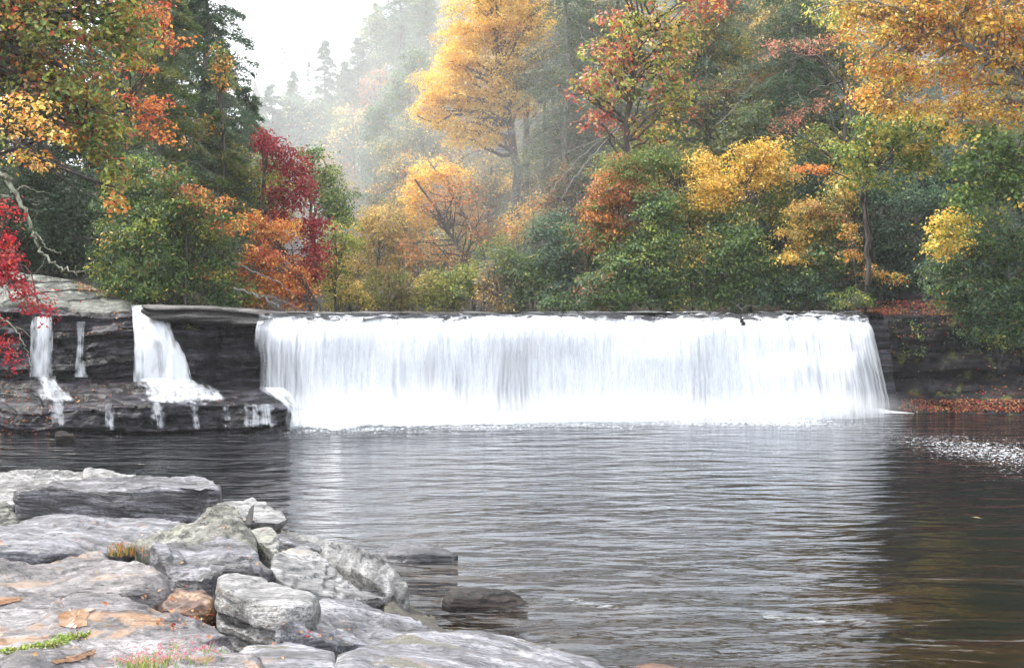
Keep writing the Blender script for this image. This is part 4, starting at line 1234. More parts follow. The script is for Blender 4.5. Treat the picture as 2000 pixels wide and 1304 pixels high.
for i, (u, v, ru, rv, Y, pal, lab) in enumerate([
 (1100, 470, 90, 60, 63, [('ever', .6), ('rust', .15), ('tan', .1)], 'dull thicket behind the dusky blue green shrub'),
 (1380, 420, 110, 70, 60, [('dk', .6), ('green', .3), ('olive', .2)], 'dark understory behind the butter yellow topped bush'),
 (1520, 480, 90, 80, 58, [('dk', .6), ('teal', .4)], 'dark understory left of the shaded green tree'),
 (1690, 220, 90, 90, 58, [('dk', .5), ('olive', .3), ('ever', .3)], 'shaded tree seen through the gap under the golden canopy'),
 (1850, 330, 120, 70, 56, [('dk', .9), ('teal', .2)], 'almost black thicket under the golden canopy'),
 (1180, 380, 90, 70, 62, [('ever', .5), ('olive', .3), ('rust', .15)], 'dull tree behind the coral shouldered bush'),
 (1620, 100, 80, 80, 60, [('ever', .5), ('olive', .4), ('gold', .15)], 'olive tree behind the pink sprays, beside the golden canopy'),
 (1490, 320, 80, 60, 60, [('ever', .5), ('dk', .4), ('rust', .1)], 'shaded tree between the dead pale boughs and the yellow topped bush'),
 (860, 500, 110, 60, 66, [('olive', .5), ('ever', .4), ('gold', .2)], 'soft olive thicket behind the leaning stems'),
 (660, 520, 60, 60, 64, [('olive', .4), ('ygreen', .3), ('gold', .3)], 'soft golden olive thicket behind the pale sapling'),
 ]):
    T('tree', lab, 'tree', [(u, v, ru, rv), (u + ru * .7, v + rv * .4, ru * .6, rv * .6), (u - ru * .7, v + rv * .3, ru * .6, rv * .6)], Y, pal, L=.19, cover=2.8, group=HG)

T('tree', 'misty grey green tree between the yellow crown and the red leaved tree', 'tree', [(1090, 60, 80, 90), (1146, 105, 56, 62), (1042, 105, 56, 62)], 72, [('hem', .6), ('gold', .12), ('ever', .3)], L=.2, cover=3.0, group=HG)
T('tree', 'misty grey tree low behind the long sweeping boughs', 'tree', [(1130, 260, 80, 80), (1186, 300, 56, 56), (1082, 300, 56, 56)], 66, [('hem', .6), ('tan', .15), ('rust', .1), ('ever', .3)], L=.2, cover=3.0, group=HG)
T('tree', 'olive tree right of the red leaved tree, behind the thin slanting dead bough', 'tree', [(1400, 110, 90, 90), (1463, 155, 62, 62), (1346, 155, 62, 62)], 66, [('hem', .4), ('olive', .4), ('gold', .15), ('rust', .08)], L=.2, cover=3.0, group=HG)
T('tree', 'yellowish olive tree near the top edge, right of centre', 'tree', [(1490, 60, 90, 70), (1553, 95, 62, 49), (1436, 95, 62, 49)], 70, [('olive', .5), ('gold', .3), ('hem', .4)], L=.2, cover=3.0, group=HG)
T('tree', 'pale gold tree near the top edge left of the golden canopy', 'tree', [(1560, 20, 80, 60), (1616, 50, 56, 42), (1512, 50, 56, 42)], 66, [('gold', .4), ('olive', .4), ('hem', .3)], L=.2, cover=3.0, group=HG)
T('tree', 'mixed green tree low right of the red leaved tree', 'tree', [(1350, 200, 80, 70), (1406, 235, 56, 49), (1302, 235, 56, 49)], 64, [('green', .3), ('hem', .4), ('rust', .12), ('olive', .3)], L=.2, cover=3.0, group=HG)
T('tree', 'grey brown tree above the butter yellow topped bush', 'tree', [(1450, 250, 90, 70), (1513, 285, 62, 49), (1396, 285, 62, 49)], 62, [('hem', .5), ('ever', .4), ('rust', .15), ('tan', .1)], L=.2, cover=3.0, group=HG)
T('tree', 'hazy buff tree right of the dark straight trunk', 'tree', [(1040, 360, 70, 60), (1089, 390, 49, 42), (998, 390, 49, 42)], 70, [('hem', .5), ('gold', .25), ('tan', .2)], L=.2, cover=3.0, group=HG)
T('tree', 'hazy buff tree behind the multi stemmed one', 'tree', [(900, 440, 80, 60), (956, 470, 56, 42), (852, 470, 56, 42)], 70, [('tan', .4), ('gold', .3), ('hem', .3)], L=.2, cover=3.0, group=HG)
T('tree', 'hazy grey green tree left of the yellow crowned tree', 'tree', [(790, 360, 60, 70), (832, 395, 42, 49), (754, 395, 42, 49)], 76, [('hem', .6), ('gold', .15), ('rust', .1)], L=.2, cover=3.0, group=HG)
T('tree', 'second golden crown half hidden behind the tallest one', 'tree', [(1000, 30, 60, 60), (1042, 60, 42, 42), (964, 60, 42, 42)], 78, [('gold', .5), ('hem', .4)], L=.2, cover=3.0, group=HG)
T('tree', 'feathery grey gold tree touching the right side of the yellow crown', 'tree', [(1060, 130, 62, 52), (1105, 168, 55, 45), (1015, 160, 52, 42)], 66, [('hem', .5), ('gold', .2), ('olive', .3)], L=.17, cover=2.6, group=HG)
T('tree', 'misty buff tree beside the sweeping bare boughs', 'tree', [(1120, 360, 62, 52), (1165, 398, 55, 45), (1075, 390, 52, 42)], 59, [('hem', .5), ('tan', .25), ('rust', .15)], L=.17, cover=2.6, group=HG)
T('tree', 'light olive tree under the red leaved crown', 'tree', [(1250, 300, 62, 52), (1295, 338, 55, 45), (1205, 330, 52, 42)], 57, [('olive', .4), ('ygreen', .3), ('hem', .3)], L=.17, cover=2.6, group=HG)
T('tree', 'lime and olive tree beside the red leaved crown, near the top', 'tree', [(1380, 60, 62, 52), (1425, 98, 55, 45), (1335, 90, 52, 42)], 60, [('ygreen', .25), ('olive', .5), ('gold', .25)], L=.17, cover=2.6, group=HG)
T('tree', 'soft grey olive tree right of the red leaved crown', 'tree', [(1420, 180, 62, 52), (1465, 218, 55, 45), (1375, 210, 52, 42)], 58, [('hem', .5), ('olive', .35), ('rust', .15)], L=.17, cover=2.6, group=HG)
T('tree', 'soft rust flecked tree around the arching bough', 'tree', [(1530, 150, 62, 52), (1575, 188, 55, 45), (1485, 180, 52, 42)], 60, [('olive', .4), ('hem', .4), ('rust', .2)], L=.17, cover=2.6, group=HG)
T('tree', 'grey green tree above the right part of the butter yellow bush', 'tree', [(1480, 240, 62, 52), (1525, 278, 55, 45), (1435, 270, 52, 42)], 56, [('hem', .5), ('green', .2), ('olive', .3)], L=.17, cover=2.6, group=HG)
T('tree', 'olive tree behind the small orange bough', 'tree', [(1600, 290, 62, 52), (1645, 328, 55, 45), (1555, 320, 52, 42)], 54, [('olive', .4), ('green', .3), ('gold', .15)], L=.17, cover=2.6, group=HG)
T('tree', 'green gold tree between the coral and butter yellow bushes, behind them', 'tree', [(1330, 300, 62, 52), (1375, 338, 55, 45), (1285, 330, 52, 42)], 56, [('green', .35), ('gold', .2), ('olive', .3)], L=.17, cover=2.6, group=HG)
T('tree', 'pale gold tree in the mist under the big yellow crown', 'tree', [(960, 350, 62, 52), (1005, 388, 55, 45), (915, 380, 52, 42)], 70, [('hem', .5), ('gold', .3), ('tan', .2)], L=.17, cover=2.6, group=HG)
T('tree', 'pale tree in the mist left under the big yellow crown', 'tree', [(820, 260, 62, 52), (865, 298, 55, 45), (775, 290, 52, 42)], 82, [('hem', .6), ('olive', .2), ('gold', .15)], L=.17, cover=2.6, group=HG)
T('tree', 'pale olive tree near the top edge left of the red leaved crown', 'tree', [(1180, 40, 62, 52), (1225, 78, 55, 45), (1135, 70, 52, 42)], 64, [('hem', .5), ('olive', .4), ('gold', .1)], L=.17, cover=2.6, group=HG)
# hillside behind the left half
LG = 'trees on the slope behind the left bank'
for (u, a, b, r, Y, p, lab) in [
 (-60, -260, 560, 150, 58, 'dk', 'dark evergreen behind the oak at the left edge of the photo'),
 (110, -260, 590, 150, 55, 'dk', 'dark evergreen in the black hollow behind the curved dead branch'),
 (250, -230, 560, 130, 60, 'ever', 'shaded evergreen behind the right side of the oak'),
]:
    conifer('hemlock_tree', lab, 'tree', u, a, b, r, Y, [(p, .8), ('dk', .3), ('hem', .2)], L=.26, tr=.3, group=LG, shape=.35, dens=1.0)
conifer('hemlock_tree', 'tall hemlock with jagged right edge against the white sky', 'tree', 400, -200, 420, 118, 50, [('hem', .75), ('ever', .4)], L=.2, tr=.25, group=LG, shape=.4, dens=1.6, twig=.18)
conifer('hemlock_tree', 'feathery grey green hemlock left of the tall one, above the rhododendrons', 'tree', 315, -160, 450, 120, 46.5, [('hem', .6), ('olive', .3), ('green', .2)], L=.18, tr=.22, group=LG, shape=.5, dens=1.3, twig=.3)
conifer('hemlock_tree', 'dark green hemlock stepping down to the valley above the maroon maple', 'tree', 478, 168, 470, 80, 53, [('ever', .8), ('hem', .3)], L=.2, tr=.2, group=LG, shape=.5, dens=1.1)
conifer('hemlock_tree', 'olive green drooping hemlock between the red maple sprays and the maroon maple', 'tree', 425, 215, 520, 110, 47.5, [('hem', .5), ('olive', .35), ('green', .4)], L=.17, tr=.2, group=LG, shape=.55, dens=1.0, twig=.35)
T('tree', 'golden green tree streak in the upper part of the tall hemlock', 'tree', [(432, 120, 22, 50), (440, 165, 18, 25), (400, 250, 30, 25)], 47, [('olive', .5), ('gold', .3), ('orange', .3), ('green', .3)], L=.15, cover=2.0, tr=.08, group=LG)

conifer('hemlock_tree', 'grey green hemlock far back filling the space behind the tall jagged one', 'tree', 345, -220, 520, 130, 66, [('hem', .6), ('ever', .5)], L=.26, tr=.25, group=LG, shape=.35, dens=1.2)
conifer('hemlock_tree', 'dim hemlock behind the oak and the red sprays', 'tree', 225, -220, 560, 120, 70, [('ever', .6), ('dk', .5)], L=.28, tr=.25, group=LG, shape=.3, dens=1.2)
conifer('hemlock_tree', 'lower hemlock filling behind the olive drooping one', 'tree', 430, 90, 560, 90, 62, [('hem', .5), ('ever', .6)], L=.24, tr=.22, group=LG, shape=.4, dens=1.3)
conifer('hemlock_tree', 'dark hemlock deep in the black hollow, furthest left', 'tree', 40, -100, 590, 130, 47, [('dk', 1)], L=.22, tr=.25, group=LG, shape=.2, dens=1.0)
T('rhododendron', 'unlit thicket in the black hollow above the pale outcrop', 'shrub', [(90, 470, 90, 60), (160, 500, 70, 50), (20, 480, 80, 60), (130, 400, 80, 60)], 47.5, [('dk', 1)], L=.2, cover=2.6, tr=.05, clump=.5)  # shade of the hollow is put into the leaf colour
# ============================ left bank
T('oak_tree', 'big oak with green, yellow and rusty leaves filling the upper left corner', 'tree',
  [(60, 50, 150, 100), (230, 60, 90, 75), (120, 170, 120, 80), (190, 270, 70, 55, 0), (225, 335, 38, 45), (235, 390, 26, 22, 0, [('orange', .5), ('gold', .3), ('ygreen', .2)]), (30, -70, 190, 90), (240, -60, 120, 80), (170, 235, 90, 60), (-60, 150, 90, 120)],
  33.5, [('ygreen', .5), ('green', .42), ('olive', .35), ('rust', .18), ('red', .09), ('orange', .08)], L=.17, cover=2.6, aspect=.6, trunk=[(-330, 640, 0), (-200, 250, 0), (40, 40, 0)], tr=.3, twigs=46, hole=.5)
T('birch_tree', 'bough of bright yellow orange leaves at the left edge under the oak', 'tree',
  [(30, 215, 45, 32), (85, 250, 45, 28), (125, 262, 30, 16), (30, 305, 30, 22), (75, 325, 30, 18), (10, 262, 25, 22), (60, 210, 30, 16)],
  30.5, [('gold', .6), ('orange', .3), ('yellow', .2), ('ygreen', .15)], L=.125, cover=1.5, aspect=.7, trunk=[(-260, 620, 0), (-150, 330, 0), (40, 250, 0)], tr=.1, twigs=14, hole=.4, clump=.3)
T('maple_tree', 'red and orange sprays hanging right of the oak in front of the hemlocks', 'tree',
  [(310, 30, 22, 40), (330, 85, 22, 22), (300, 205, 55, 18), (255, 190, 30, 18), (290, 245, 50, 22), (325, 262, 28, 14), (90, 190, 45, 22, 0, [('red', 1)]), (265, 125, 40, 25), (250, 20, 60, 22)],
  35.5, [('red', .5), ('orange', .5), ('rust', .15)], L=.14, cover=1.7, aspect=.6, trunk=[(-300, 630, 0), (-100, 330, 0), (240, 210, 0)], tr=.12, twigs=14, hole=.4, clump=.32)
T('japanese_maple', 'vivid crimson maple boughs drooping in front of the left falls', 'tree',
  [(2, 405, 16, 10), (22, 418, 12, 6), (8, 465, 20, 12), (10, 498, 26, 14), (30, 515, 24, 10), (30, 540, 28, 12), (25, 560, 30, 13), (55, 578, 28, 12), (75, 592, 20, 10), (92, 606, 12, 8), (100, 618, 7, 7), (5, 530, 26, 26), (-40, 500, 60, 80),
   (4, 668, 13, 9), (14, 686, 14, 9), (26, 704, 14, 8), (40, 722, 8, 5), (-30, 640, 35, 40)],
  29.5, [('crimson', .85), ('red', .2)], L=.11, cover=2.8, aspect=.55, trunk=[(-240, 760, 0), (-160, 560, 0), (0, 490, 0)], tr=.08, twigs=16, hole=.3, clump=.26, flat=.55)
RG = 'rhododendrons on the left bank'
T('rhododendron', 'tall rhododendron against the black hollow, leaves tipped with yellow', 'shrub',
  [(240, 430, 55, 75), (225, 530, 45, 55), (275, 350, 50, 50)], 43.8, [('green', .55), ('rhodo', .5), ('ygreen', .14), ('yellow', .04)], L=.17, cover=3.2, aspect=.36, tr=.06, group=RG, clump=.42, droop=.35)
T('rhododendron', 'dense glossy rhododendron right above the pale rock outcrop', 'shrub',
  [(305, 530, 70, 55), (300, 455, 70, 60), (345, 400, 60, 45), (265, 575, 35, 22)], 43.2, [('green', .5), ('rhodo', .5), ('ygreen', .16), ('yellow', .03)], L=.17, cover=3.4, aspect=.36, tr=.06, group=RG, clump=.42, droop=.35)
T('rhododendron', 'wide rhododendron over the roof slab with orange tinged top', 'shrub',
  [(400, 520, 65, 65), (375, 450, 60, 50), (440, 570, 50, 32), (345, 560, 40, 35)], 44.0, [('green', .55), ('rhodo', .45), ('ygreen', .12), ('orange', .05)], L=.16, cover=3.3, aspect=.38, tr=.06, group=RG, clump=.42, droop=.35)
T('maple_shrub', 'orange and green bush sloping down between hemlocks and rhododendrons', 'shrub',
  [(370, 385, 45, 22), (420, 405, 40, 20), (455, 435, 35, 22), (400, 440, 45, 25, 0, [('ygreen', .5), ('green', .5)]), (330, 345, 50, 22, 0, [('rust', .2), ('green', .6)])],
  43.0, [('orange', .45), ('rust', .3), ('green', .4), ('red', .12)], L=.14, cover=1.9, tr=.05, clump=.35)
T('maple_tree', 'bright orange maple beside the lip of the main waterfall', 'tree',
  [(517, 440, 42, 31), (557, 450, 26, 34, 0, [('orange', .8), ('yellow', .2)]), (512, 500, 53, 39), (562, 530, 46, 39), (472, 550, 33, 31, 0, [('red', .7), ('orange', .3)]), (527, 565, 57, 34), (582, 570, 31, 29), (492, 580, 38, 25, 0, [('yellow', .3), ('ygreen', .4), ('orange', .4)])],
  45.0, [('orange', .6), ('red', .32), ('yellow', .12), ('rust', .1)], L=.13, cover=2.5, trunk=[(628, 600, 0), (590, 545, 0), (540, 470, 0)], tr=.07, twigs=26, clump=.36)
T('maple_tree', 'deep maroon maple behind the bright orange one', 'tree',
  [(510, 275, 28, 28), (535, 300, 32, 30), (568, 305, 25, 30), (582, 340, 32, 40), (585, 385, 22, 32), (600, 440, 32, 38), (612, 490, 30, 40), (598, 540, 38, 38), (555, 385, 30, 32), (545, 415, 28, 25), (540, 345, 28, 25, 0, [('ygreen', .6), ('olive', .4), ('gold', .1)])],
  46.2, [('maroon', .8), ('red', .12)], L=.15, cover=3.0, aspect=.5, tr=.08, clump=.42, twigs=20, droop=.45, hole=.3)
T('tree', 'olive and yellow green tree woven into the maroon maple', 'tree',
  [(515, 330, 35, 35), (500, 390, 40, 40), (540, 380, 25, 30), (470, 330, 40, 35), (560, 425, 20, 20)], 49.0, [('olive', .5), ('ygreen', .4), ('green', .3)], L=.14, cover=2.4, tr=.08, clump=.4)
T('tree', 'fresh green tree right of the maroon maple, top against the mist', 'tree',
  [(612, 305, 26, 26), (640, 345, 38, 28), (660, 385, 34, 36), (635, 400, 40, 35), (670, 425, 26, 30), (600, 350, 20, 30)], 56, [('green', .8), ('ygreen', .2)], L=.17, cover=3.0, tr=.1, clump=.5)
T('tree', 'pale yellow green sapling below the fresh green tree', 'tree',
  [(655, 470, 36, 40), (650, 520, 34, 40), (640, 565, 24, 28), (690, 470, 22, 30)], 54, [('ygreen', .6), ('green', .35), ('gold', .2)], L=.15, cover=2.4, tr=.07, clump=.4)

# ============================ far bank, left of centre
BG = 'shrubs along the far bank'
T('shrub', 'golden shrub at the water beside the orange maple', 'shrub', [(680, 565, 38, 30), (655, 590, 26, 14), (712, 590, 28, 16)], 55, [('gold', .55), ('ygreen', .3), ('olive', .3)], L=.14, cover=2.8, tr=.05, group=BG, clump=.35)
T('tree', 'broad tree of soft gold leaves left of the small multi stemmed tree', 'tree', [(720, 460, 48, 52), (760, 430, 52, 44), (770, 495, 63, 46), (715, 520, 52, 37), (800, 460, 40, 40)], 60, [('gold', .7), ('tan', .25), ('olive', .3)], L=.15, cover=2.3, tr=.09, clump=.42, trunk=[(782, 545, 0), (772, 500, 0), (752, 455, 0)])
T('shrub', 'olive shrub with a few orange leaves below the soft gold tree', 'shrub', [(760, 560, 55, 38), (800, 580, 45, 26), (735, 595, 40, 15)], 56, [('olive', .6), ('ygreen', .25), ('tan', .2), ('rust', .08)], L=.14, cover=3.0, tr=.05, group=BG, clump=.4)
T('tree', 'small multi stemmed tree leaning left with orange and brown leaves', 'tree',
  [(850, 400, 50, 40), (900, 370, 50, 45), (830, 480, 55, 35), (880, 500, 50, 30), (920, 440, 50, 45), (800, 530, 35, 25)], 57.5, [('rust', .4), ('orange', .35), ('tan', .3)], L=.15, cover=.75,
  trunk=[(925, 590, 0), (905, 500, 0), (870, 440, 0), (810, 350, 0)], tr=.13, twigs=40, clump=.4)
T('tree', 'yellow crowned tree rising from behind the multi stemmed one', 'tree', [(845, 335, 52, 30), (815, 370, 30, 34), (810, 415, 28, 32), (885, 340, 40, 25), (835, 440, 23, 21)], 60, [('yellow', .85), ('orange', .15)], L=.15, cover=2.6, trunk=[(975, 575, 0), (935, 470, 0), (870, 360, 0)], tr=.12, twigs=18, clump=.42)
T('shrub', 'yellow green shrub beneath the leaning stems', 'shrub', [(890, 560, 45, 36), (850, 585, 35, 22), (925, 530, 26, 26)], 55.5, [('ygreen', .45), ('green', .3), ('olive', .35)], L=.14, cover=2.9, tr=.05, group=BG, clump=.4)
T('shrub', 'pale twiggy shrub with buff leaves at the centre of the far bank', 'shrub', [(955, 555, 28, 48), (975, 590, 30, 18)], 54, [('tan', .45), ('gold', .2), ('greyt', .5)], L=.13, cover=2.0, tr=.05, group=BG, clump=.35)
T('shrub', 'leafy green mound right of the pale twiggy shrub', 'shrub', [(1020, 560, 55, 45), (1060, 520, 60, 45), (990, 515, 45, 35)], 54.5, [('green', .5), ('ever', .5), ('olive', .25)], L=.15, cover=3.2, tr=.06, group=BG, clump=.45)
T('shrub', 'dusky blue green shrub under the sloping dead branches', 'shrub', [(1110, 500, 60, 50), (1120, 565, 65, 42), (1080, 450, 55, 35)], 54, [('ever', .7), ('teal', .4), ('tan', .06)], L=.15, cover=3.2, tr=.06, group=BG, clump=.45)
T('tree', 'sparse golden tree beside the dark trunks right of centre', 'tree', [(1040, 425, 53, 33), (1075, 405, 46, 33), (1000, 455, 39, 29), (1095, 440, 34, 24), (960, 480, 53, 33, 0, [('ygreen', .6), ('green', .4)])], 59, [('gold', .7), ('orange', .25)], L=.15, cover=1.8, tr=.08, clump=.4)

T('shrub', 'yellow green bush in the notch between the coral and the butter yellow bushes', 'shrub', [(1340, 400, 50, 36), (1365, 421, 40, 25)], 51.5, [('ygreen', .4), ('gold', .3), ('green', .4)], L=.14, cover=3.0, tr=.05, clump=.38)
T('shrub', 'rust flecked bush left of the rich green one', 'shrub', [(1150, 470, 45, 40), (1172, 494, 36, 28)], 52.5, [('green', .4), ('rust', .25), ('ever', .3)], L=.14, cover=3.0, tr=.05, clump=.38)
T('shrub', 'green bush right of the butter yellow leaves', 'shrub', [(1530, 400, 45, 45), (1552, 427, 36, 31)], 51.5, [('green', .5), ('olive', .4), ('gold', .15)], L=.14, cover=3.0, tr=.05, clump=.38)
T('shrub', 'low green bush by the lip under the mixed gold bush', 'shrub', [(1540, 560, 45, 35), (1562, 581, 36, 24)], 50, [('green', .6), ('rhodo', .4)], L=.14, cover=3.0, tr=.05, clump=.38)
T('shrub', 'small gold and green bush just left of the snag', 'shrub', [(1640, 380, 36, 40), (1658, 404, 28, 28)], 49.5, [('gold', .4), ('olive', .4), ('green', .4)], L=.14, cover=3.0, tr=.05, clump=.38)
T('shrub', 'yellowish bush left of the leaning stems', 'shrub', [(845, 560, 45, 34), (867, 580, 36, 23)], 55.8, [('gold', .3), ('ygreen', .4), ('olive', .3)], L=.14, cover=3.0, tr=.05, clump=.38)
T('shrub', 'lowest fringe of leaves above the middle of the lip', 'shrub', [(1090, 595, 50, 14), (1115, 603, 40, 9)], 52.5, [('green', .5), ('ever', .4)], L=.14, cover=3.0, tr=.05, clump=.38)
T('shrub', 'soft gold bush nearest the valley mouth', 'shrub', [(740, 440, 40, 36), (760, 461, 32, 25)], 59, [('gold', .6), ('tan', .2), ('ygreen', .2)], L=.14, cover=3.0, tr=.05, clump=.38)
# ============================ the big yellow tree and its neighbours
T('tulip_tree', 'tallest bright golden yellow tree at the centre', 'tree',
  [(960, 30, 95, 75), (900, 100, 70, 55), (870, 165, 58, 45), (850, 215, 42, 42), (930, 180, 75, 70), (1010, 100, 70, 75), (1000, 190, 45, 45), (900, 255, 50, 30), (960, 265, 45, 25), (980, -80, 110, 70), (925, -120, 90, 60), (1040, 30, 50, 60)],
  66, [('yellow', .85), ('gold', .3), ('orange', .06)], L=.15, cover=3.3, trunk=[(1000, 590, 0), (1012, 330, 0), (985, 190, 0), (945, -40, 0)], tr=.3, twigs=90, flat=.42, clump=.62, hole=.5)
T('tree', 'dark straight trunk with few golden leaves just right of the big yellow tree', 'tree', [(1070, 250, 25, 18), (1030, 300, 25, 22), (1045, 215, 26, 16), (1000, 350, 30, 25)], 68, [('gold', .8), ('yellow', .2)], L=.17, cover=1.5, trunk=[(1030, 560, 0), (1028, 300, 0), (1035, -80, 0)], tr=.3, clump=.5)
DG = 'dying hemlocks with grey twigs'
conifer('hemlock_tree', 'dying grey hemlock with bare drooping branches right of the yellow tree', 'tree', 1105, -170, 520, 130, 60, [('hem', .6), ('ever', .3), ('greyt', .4)], L=.17, tr=.26, group=DG, shape=.3, dens=.42, twig=1.5, droop=.42)
conifer('hemlock_tree', 'second dying grey hemlock, overlapping the red leaved tree from behind', 'tree', 1210, -200, 470, 110, 61.5, [('hem', .6), ('ever', .4), ('greyt', .2)], L=.17, tr=.26, group=DG, shape=.3, dens=.5, twig=1.0, droop=.42)
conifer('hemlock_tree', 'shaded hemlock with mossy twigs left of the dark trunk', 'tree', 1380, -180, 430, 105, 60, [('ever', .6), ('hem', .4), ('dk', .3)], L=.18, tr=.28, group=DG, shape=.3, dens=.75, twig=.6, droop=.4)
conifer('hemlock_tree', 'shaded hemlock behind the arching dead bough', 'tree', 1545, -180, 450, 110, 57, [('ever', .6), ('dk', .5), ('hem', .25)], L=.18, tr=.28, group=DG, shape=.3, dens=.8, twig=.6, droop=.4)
T('sourwood_tree', 'large leaved tree turning red and lime in the upper right centre', 'tree',
  [(1240, 40, 80, 52), (1190, 110, 69, 52, 0, [('red', .28), ('ygreen', .5), ('pink', .25), ('orange', .2)]), (1290, 110, 75, 57), (1150, 165, 52, 40, 0, [('red', .3), ('rust', .3), ('pink', .25), ('ygreen', .4)]), (1230, 170, 80, 46), (1320, 180, 52, 57), (1170, 235, 46, 30, 0, [('red', .6), ('pink', .4), ('ygreen', .2)]), (1280, 240, 69, 40), (1320, 60, 52, 57), (1370, 10, 57, 40, 0, [('red', .5), ('gold', .4)]), (1250, -60, 126, 69)],
  53.5, [('ygreen', .5), ('gold', .28), ('pink', .14), ('red', .12), ('green', .3)], L=.22, cover=1.5, aspect=.6, trunk=[(1226, 420, 0), (1222, 240, 0), (1260, 60, 0)], tr=.2, twigs=46, clump=.5)
T('maple_tree', 'thin sprays of pink and coral leaves below the golden canopy', 'tree',
  [(1530, 85, 45, 12), (1580, 95, 40, 14), (1620, 80, 30, 12), (1500, 110, 30, 12), (1545, 235, 45, 10), (1600, 205, 30, 12), (1520, 255, 30, 8), (1560, 215, 25, 8)],
  53, [('pink', .7), ('rust', .3), ('tan', .2)], L=.13, cover=.9, trunk=[(1650, 420, 0), (1655, 190, 0), (1600, 112, 0)], tr=.11, twigs=14, clump=.3)

# ============================ right bank
SG = 'autumn bushes on the right bank'
T('dogwood_tree', 'green bush with a coral orange left shoulder', 'shrub',
  [(1195, 370, 48, 37), (1240, 330, 63, 37, 0, [('green', .5), ('rust', .25), ('olive', .3)]), (1175, 420, 41, 46), (1240, 380, 63, 30), (1200, 470, 52, 52, 0, [('rust', .3), ('green', .5), ('orange', .15)]), (1290, 310, 52, 23, 0, [('green', .7), ('olive', .3)])],
  51.5, [('orange', .5), ('rust', .35), ('green', .35), ('pink', .12)], L=.14, cover=2.8, tr=.08, clump=.38, group=SG)
T('rhododendron', 'rich green bush in the middle of the right bank', 'shrub',
  [(1280, 400, 50, 42), (1290, 470, 60, 48), (1230, 510, 55, 45), (1300, 540, 65, 45), (1220, 570, 60, 35), (1330, 580, 60, 26), (1170, 560, 45, 42, 0, [('ever', .5), ('green', .4), ('rust', .12)])],
  50.5, [('green', .75), ('rhodo', .45), ('ygreen', .12)], L=.14, cover=3.3, tr=.08, clump=.42, group=SG)
T('birch_tree', 'butter yellow topped bush right of the green one', 'shrub',
  [(1460, 305, 48, 25), (1505, 300, 46, 28), (1480, 340, 69, 28), (1380, 350, 41, 25), (1400, 385, 69, 32), (1365, 315, 30, 12), (1430, 420, 57, 28, 0, [('gold', .3), ('olive', .4), ('green', .4)]), (1530, 340, 34, 25, 0, [('gold', .5), ('olive', .5)])],
  50.8, [('yellow', .7), ('gold', .35), ('ygreen', .12)], L=.14, cover=2.7, tr=.08, clump=.38, group=SG)
T('rhododendron', 'green bush spreading below the butter yellow leaves', 'shrub',
  [(1440, 460, 62, 40), (1400, 520, 60, 42), (1470, 520, 55, 45), (1420, 580, 65, 25), (1370, 480, 45, 35, 0, [('olive', .4), ('gold', .25), ('green', .4)]), (1490, 575, 45, 25, 0, [('teal', .6), ('rhodo', .5)])],
  50, [('green', .7), ('rhodo', .5), ('ygreen', .1)], L=.14, cover=3.3, tr=.08, clump=.42, group=SG)
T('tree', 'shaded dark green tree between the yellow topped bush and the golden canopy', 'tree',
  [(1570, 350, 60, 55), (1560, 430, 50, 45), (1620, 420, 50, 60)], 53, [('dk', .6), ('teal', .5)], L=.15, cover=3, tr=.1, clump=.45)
T('shrub', 'bush of mixed gold and dull green leaning toward the waterfall lip', 'shrub',
  [(1585, 415, 55, 30), (1550, 460, 34, 25, 0, [('gold', .6), ('olive', .4)]), (1620, 450, 55, 37, 0, [('olive', .4), ('green', .5), ('rust', .15)]), (1550, 500, 39, 21, 0, [('yellow', .6), ('gold', .4)]), (1610, 510, 69, 46, 0, [('green', .5), ('teal', .4), ('rust', .1)]), (1590, 565, 69, 32, 0, [('teal', .5), ('rhodo', .4), ('green', .3)])],
  49.3, [('gold', .5), ('rust', .2), ('olive', .4)], L=.14, cover=2.9, tr=.07, clump=.38, group=SG)
T('tree', 'single small bough of orange leaves in the shade', 'tree', [(1585, 328, 30, 8), (1610, 333, 20, 7), (1560, 325, 12, 6)], 47.5, [('orange', 1)], L=.14, cover=2.6, trunk=[(1692, 470, 0), (1680, 360, 0), (1620, 332, 0)], tr=.06, clump=.2, twigs=5)
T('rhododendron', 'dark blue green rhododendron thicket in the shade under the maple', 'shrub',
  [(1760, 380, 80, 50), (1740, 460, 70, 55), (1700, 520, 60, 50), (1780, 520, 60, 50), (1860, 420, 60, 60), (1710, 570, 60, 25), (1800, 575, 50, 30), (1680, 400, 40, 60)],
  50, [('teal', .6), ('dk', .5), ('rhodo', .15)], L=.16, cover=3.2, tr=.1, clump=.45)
T('shrub', 'scattered orange and gold leaves of a low shrub under the snag', 'shrub',
  [(1670, 500, 26, 14), (1705, 530, 28, 12), (1740, 540, 26, 10), (1660, 455, 20, 18), (1655, 370, 22, 20), (1650, 345, 24, 10)], 47.8, [('gold', .6), ('orange', .3), ('olive', .2)], L=.13, cover=1.7, tr=.04, clump=.28, group=SG)
T('shrub', 'low light green shrub at the right end of the waterfall lip', 'shrub', [(1640, 590, 26, 10), (1670, 582, 20, 16), (1690, 590, 16, 10)], 47.2, [('green', .6), ('ygreen', .3), ('greyt', .3)], L=.11, cover=2.6, tr=.03, clump=.24, group=SG)
